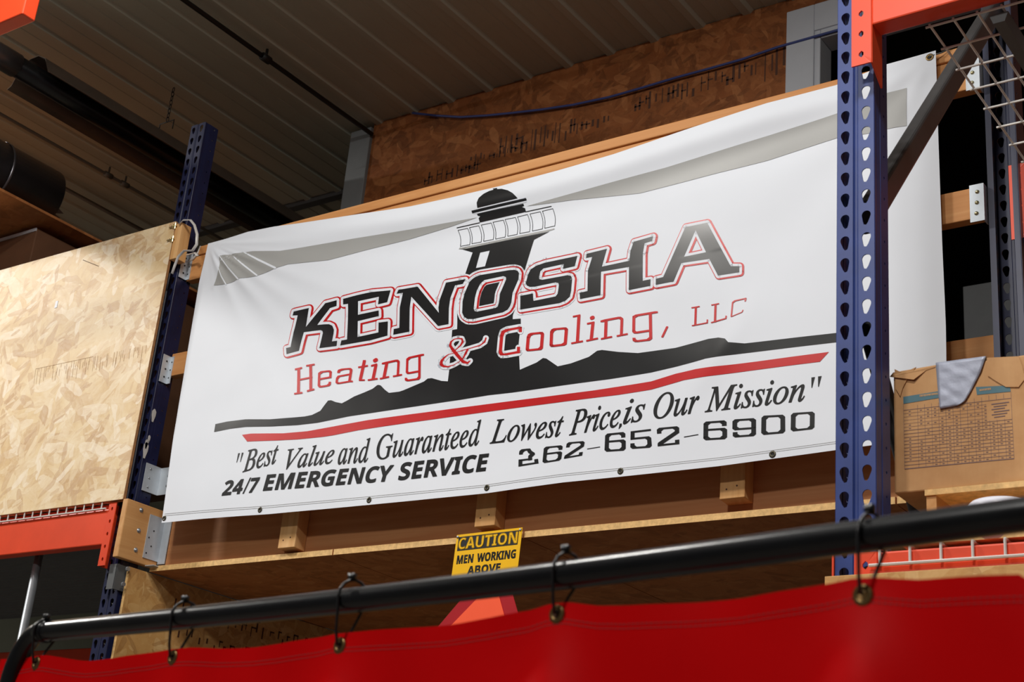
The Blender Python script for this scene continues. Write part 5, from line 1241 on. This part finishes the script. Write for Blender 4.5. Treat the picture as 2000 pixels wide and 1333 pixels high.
# strand board shelf on blocks, white bucket lid between, all on the wire deck
zs_top = zb0 - .001; q = at(1806, 967, Y=YX - .01)
t = thing('wooden_pallet', (q.x + .3, YX - .01, zlow), 'small strand board pallet under the cardboard box', 'pallet')
MB().box(q.x, -.4, YX - .01, YX + .42, zs_top - .012, zs_top).build('top_board', 'osb_edge', t)
z9 = zlow + .004
for xx in (q.x + .002, -.60):
    MB().box(xx, xx + .020, YX - .006, YX + .41, z9 + .010, zs_top - .012).build('block', 'lumber_y', t)
MB().box(q.x, -.4, 2.615, YX + .42, z9, z9 + .010).build('bottom_board', 'osb_edge', t)
YTB = 2.675; c = at(1938, 1052, Y=YTB - .06); hb = at(1938, 966, Y=YTB - .06).z - c.z; c.y = YTB; zlw = c.z - .001
mb = MB().tube([c, c + Vector((0, 0, hb * .15)), c + Vector((0, 0, hb * .16)), c + Vector((0, 0, hb * .82)), c + Vector((0, 0, hb * .97))], .12, 40, rs=[.062, .066, .068, .068, .056])
o = mb.build('plastic_tub', 'white_pl', smooth=True)
tag(o, 'low round white plastic tub in front of the small pallet under the cardboard box', 'tub')

# ------------------------------------------------------------------ things beyond: boxes, heater, ducts, cables
def carton(name, b, label, mat='card_dark', cat='box'):
    o = MB().box(*b).build(name, mat, bevel=.004); tag(o, label, cat); return o
carton('cardboard_box', (-4.33, -3.7, 4.1, 4.6, ZD1 + .002, 3.42), 'brown cardboard box on the platform behind the left edge of the banner')
carton('magenta_box', (-4.30, -4.10, 3.86, 4.06, ZD1 + .002, at(330, 800, Y=3.86).z), 'small magenta box glimpsed between left upright and banner', 'magenta')
q1 = at(1880, 560, Y=5.6)
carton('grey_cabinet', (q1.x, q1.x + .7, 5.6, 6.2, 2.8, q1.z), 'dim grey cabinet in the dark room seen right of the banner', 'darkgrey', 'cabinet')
# dark brown sheet on a shelf behind the panel, with a box below it
ps = at(0, 372, Z=4.5); pe_ = at(200, 476, Z=4.5); xe = ps.x
o = MB().box(-6.9, xe, 3.1, 4.9, 4.50, 4.512).build('wooden_shelf', 'osb_deck'); tag(o, 'dark strand board shelf above the left panel, carrying the big round duct', 'shelf')
pw_ = at(71, 445, Z=4.47)
carton('cardboard_box', (-6.9, pw_.x - .0, pw_.y + .005, 4.85, 3.5, 4.47), 'brown cardboard box behind the upper left edge of the left panel')
MB().box(-6.9, pw_.x, pw_.y, pw_.y + .005, 4.455, 4.47).build('edge', 'casing', bpy.data.objects[[o.name for o in bpy.data.objects if o.name.startswith('cardboard_box')][-1]])
# big round duct lying on that shelf
Rd = .155; c0 = Vector((xe - .20, 1.6, 4.512 + Rd)); yend = at(107, 427, Z=4.512).y + .04
dc = thing('round_duct', tuple(c0), 'big round steel duct with reducer lying above the left panel', 'duct')
MB().tube([c0, Vector((c0.x, yend, c0.z))], Rd, 40, cap=False).build('duct_pipe', 'duct', dc, smooth=True, solid=.002)
MB().tube([Vector((c0.x, yend - .30, c0.z)), Vector((c0.x, yend - .285, c0.z))], Rd + .004, 40, cap=False).build('duct_seam', 'duct', dc, smooth=True, solid=.002)
mb = MB()
for k in range(10):
    a0 = -PI / 2 + .9 - k * .20; mb.face([(c0.x + Rd * math.cos(a0), yend, c0.z + Rd * math.sin(a0)), (c0.x + Rd * math.cos(a0 + .17), yend, c0.z + Rd * math.sin(a0 + .17)), (c0.x + (Rd * .84) * math.cos(a0 + .08), yend + .05, c0.z + (Rd * .84) * math.sin(a0 + .08))])
mb.build('crimped_tabs', 'duct', dc, solid=.001)
# radiant tube heater: long reflector hood with the tube hanging in it
zh = 4.98
ha = at(88, 132, Z=zh); hb_ = at(560, 432, Z=zh); xh = (ha.x + hb_.x) / 2
ht = thing('tube_heater', (xh, ha.y, zh), 'long radiant tube heater with folded reflector hanging under the ceiling', 'heater')
xo = xh - .14; y0h, y1h = 3.30, 6.4
prof = [(-.155, 0), (-.13, .012), (-.085, .095), (-.03, .125), (.03, .125), (.085, .095), (.13, .012), (.155, 0)]
mb = MB(); a = [mb.bm.verts.new((xo + x, y0h, zh + z)) for x, z in prof]; b = [mb.bm.verts.new((xo + x, y1h, zh + z)) for x, z in prof]
for i in range(len(a) - 1): mb.bm.faces.new((a[i], b[i], b[i + 1], a[i + 1]))
mb.build('reflector', 'heater', ht, solid=.002)
MB().tube([(xo, 1.9, zh + .035), (xo, y1h + .2, zh + .035)], .050, 24).build('heater_tube', 'pipe', ht, smooth=True)
MB().tube([(xo, 2.95, zh + .035), (xo, 3.22, zh + .035)], .056, 24).build('tube_coupling', 'duct', ht, smooth=True)
for yy in (4.05, 5.6):
    mb = MB(); zz = zh + .125
    cx, cy = xo + .05, yy
    mb.tube([(cx - .05, cy, zz), (cx - .05, cy, zz + .05), (cx + .05, cy, zz + .05), (cx + .05, cy, zz)], .003, 6)
    z = zz + .05; k = 0
    while z < ZC - .04:
        u = Vector((1, 0, 0)) if k % 2 else Vector((0, 1, 0)); c = Vector((cx, cy, z + .014))
        mb.tube([c + u * (.007 * math.cos(t)) + Vector((0, 0, .015 * math.sin(t))) for t in [j * PI / 5 for j in range(10)]], .0022, 5, closed=True); z += .024; k += 1
    mb.build('hanging_chain', 'conduit', ht, smooth=True)
def run(name, pts, r, mat, label, cat, extras=None):
    o = MB().tube(pts, r, 10).build(name, mat, smooth=True); tag(o, label, cat)
    for e in extras or []:
        m_ = MB(); m_.tube([Vector(e) - Vector((0, .025, 0)), Vector(e) + Vector((0, .025, 0))], r * 1.7, 10); m_.tube([Vector(e), Vector(e) + Vector((0, 0, .05))], r * .6, 6); m_.build('clamp', mat, o, smooth=True)
    return o
zcd = 5.30; a = at(357, 0, Z=zcd); b = at(728, 262, Z=zcd); xx = (a.x + b.x) / 2; cpt = at(525, 112, Z=zcd)
run('conduit', [(xx, 1.5, zcd), (xx, b.y + .0, zcd)], .0115, 'conduit', 'black conduit running under the ceiling to the grey column', 'conduit', [(xx, cpt.y, zcd)])
a = at(130, 305, Z=zcd); b = at(335, 412, Z=zcd); c = at(232, 352, Z=zcd)
run('conduit', [(b.x, 1.8, zcd), (b.x, 9.0, zcd)], .009, 'dim_conduit', 'thin conduit with clamps between the tube heater and big duct', 'conduit', [(b.x, at(212, 342, Z=zcd).y, zcd), (b.x, c.y + .05, zcd)])
b = at(270, 446, Z=zcd)
run('conduit', [(b.x, 3.0, zcd), (b.x, 9.0, zcd)], .012, 'dim_conduit', 'conduit on the ceiling just above the left panel', 'conduit')
YC_ = YW - .02
pc = [at(x, y, Y=YC_) for x, y in ((806, 221), (850, 226), (900, 229), (950, 226), (1000, 221), (1060, 214), (1120, 205), (1190, 190), (1250, 173), (1320, 152), (1390, 133), (1450, 116), (1520, 92), (1580, 75), (1640, 58), (1720, 36), (1800, 14))]
run('cable', pc, .006, 'cable', 'blue cable drooping across the strand board wall to the white door casing', 'cable')
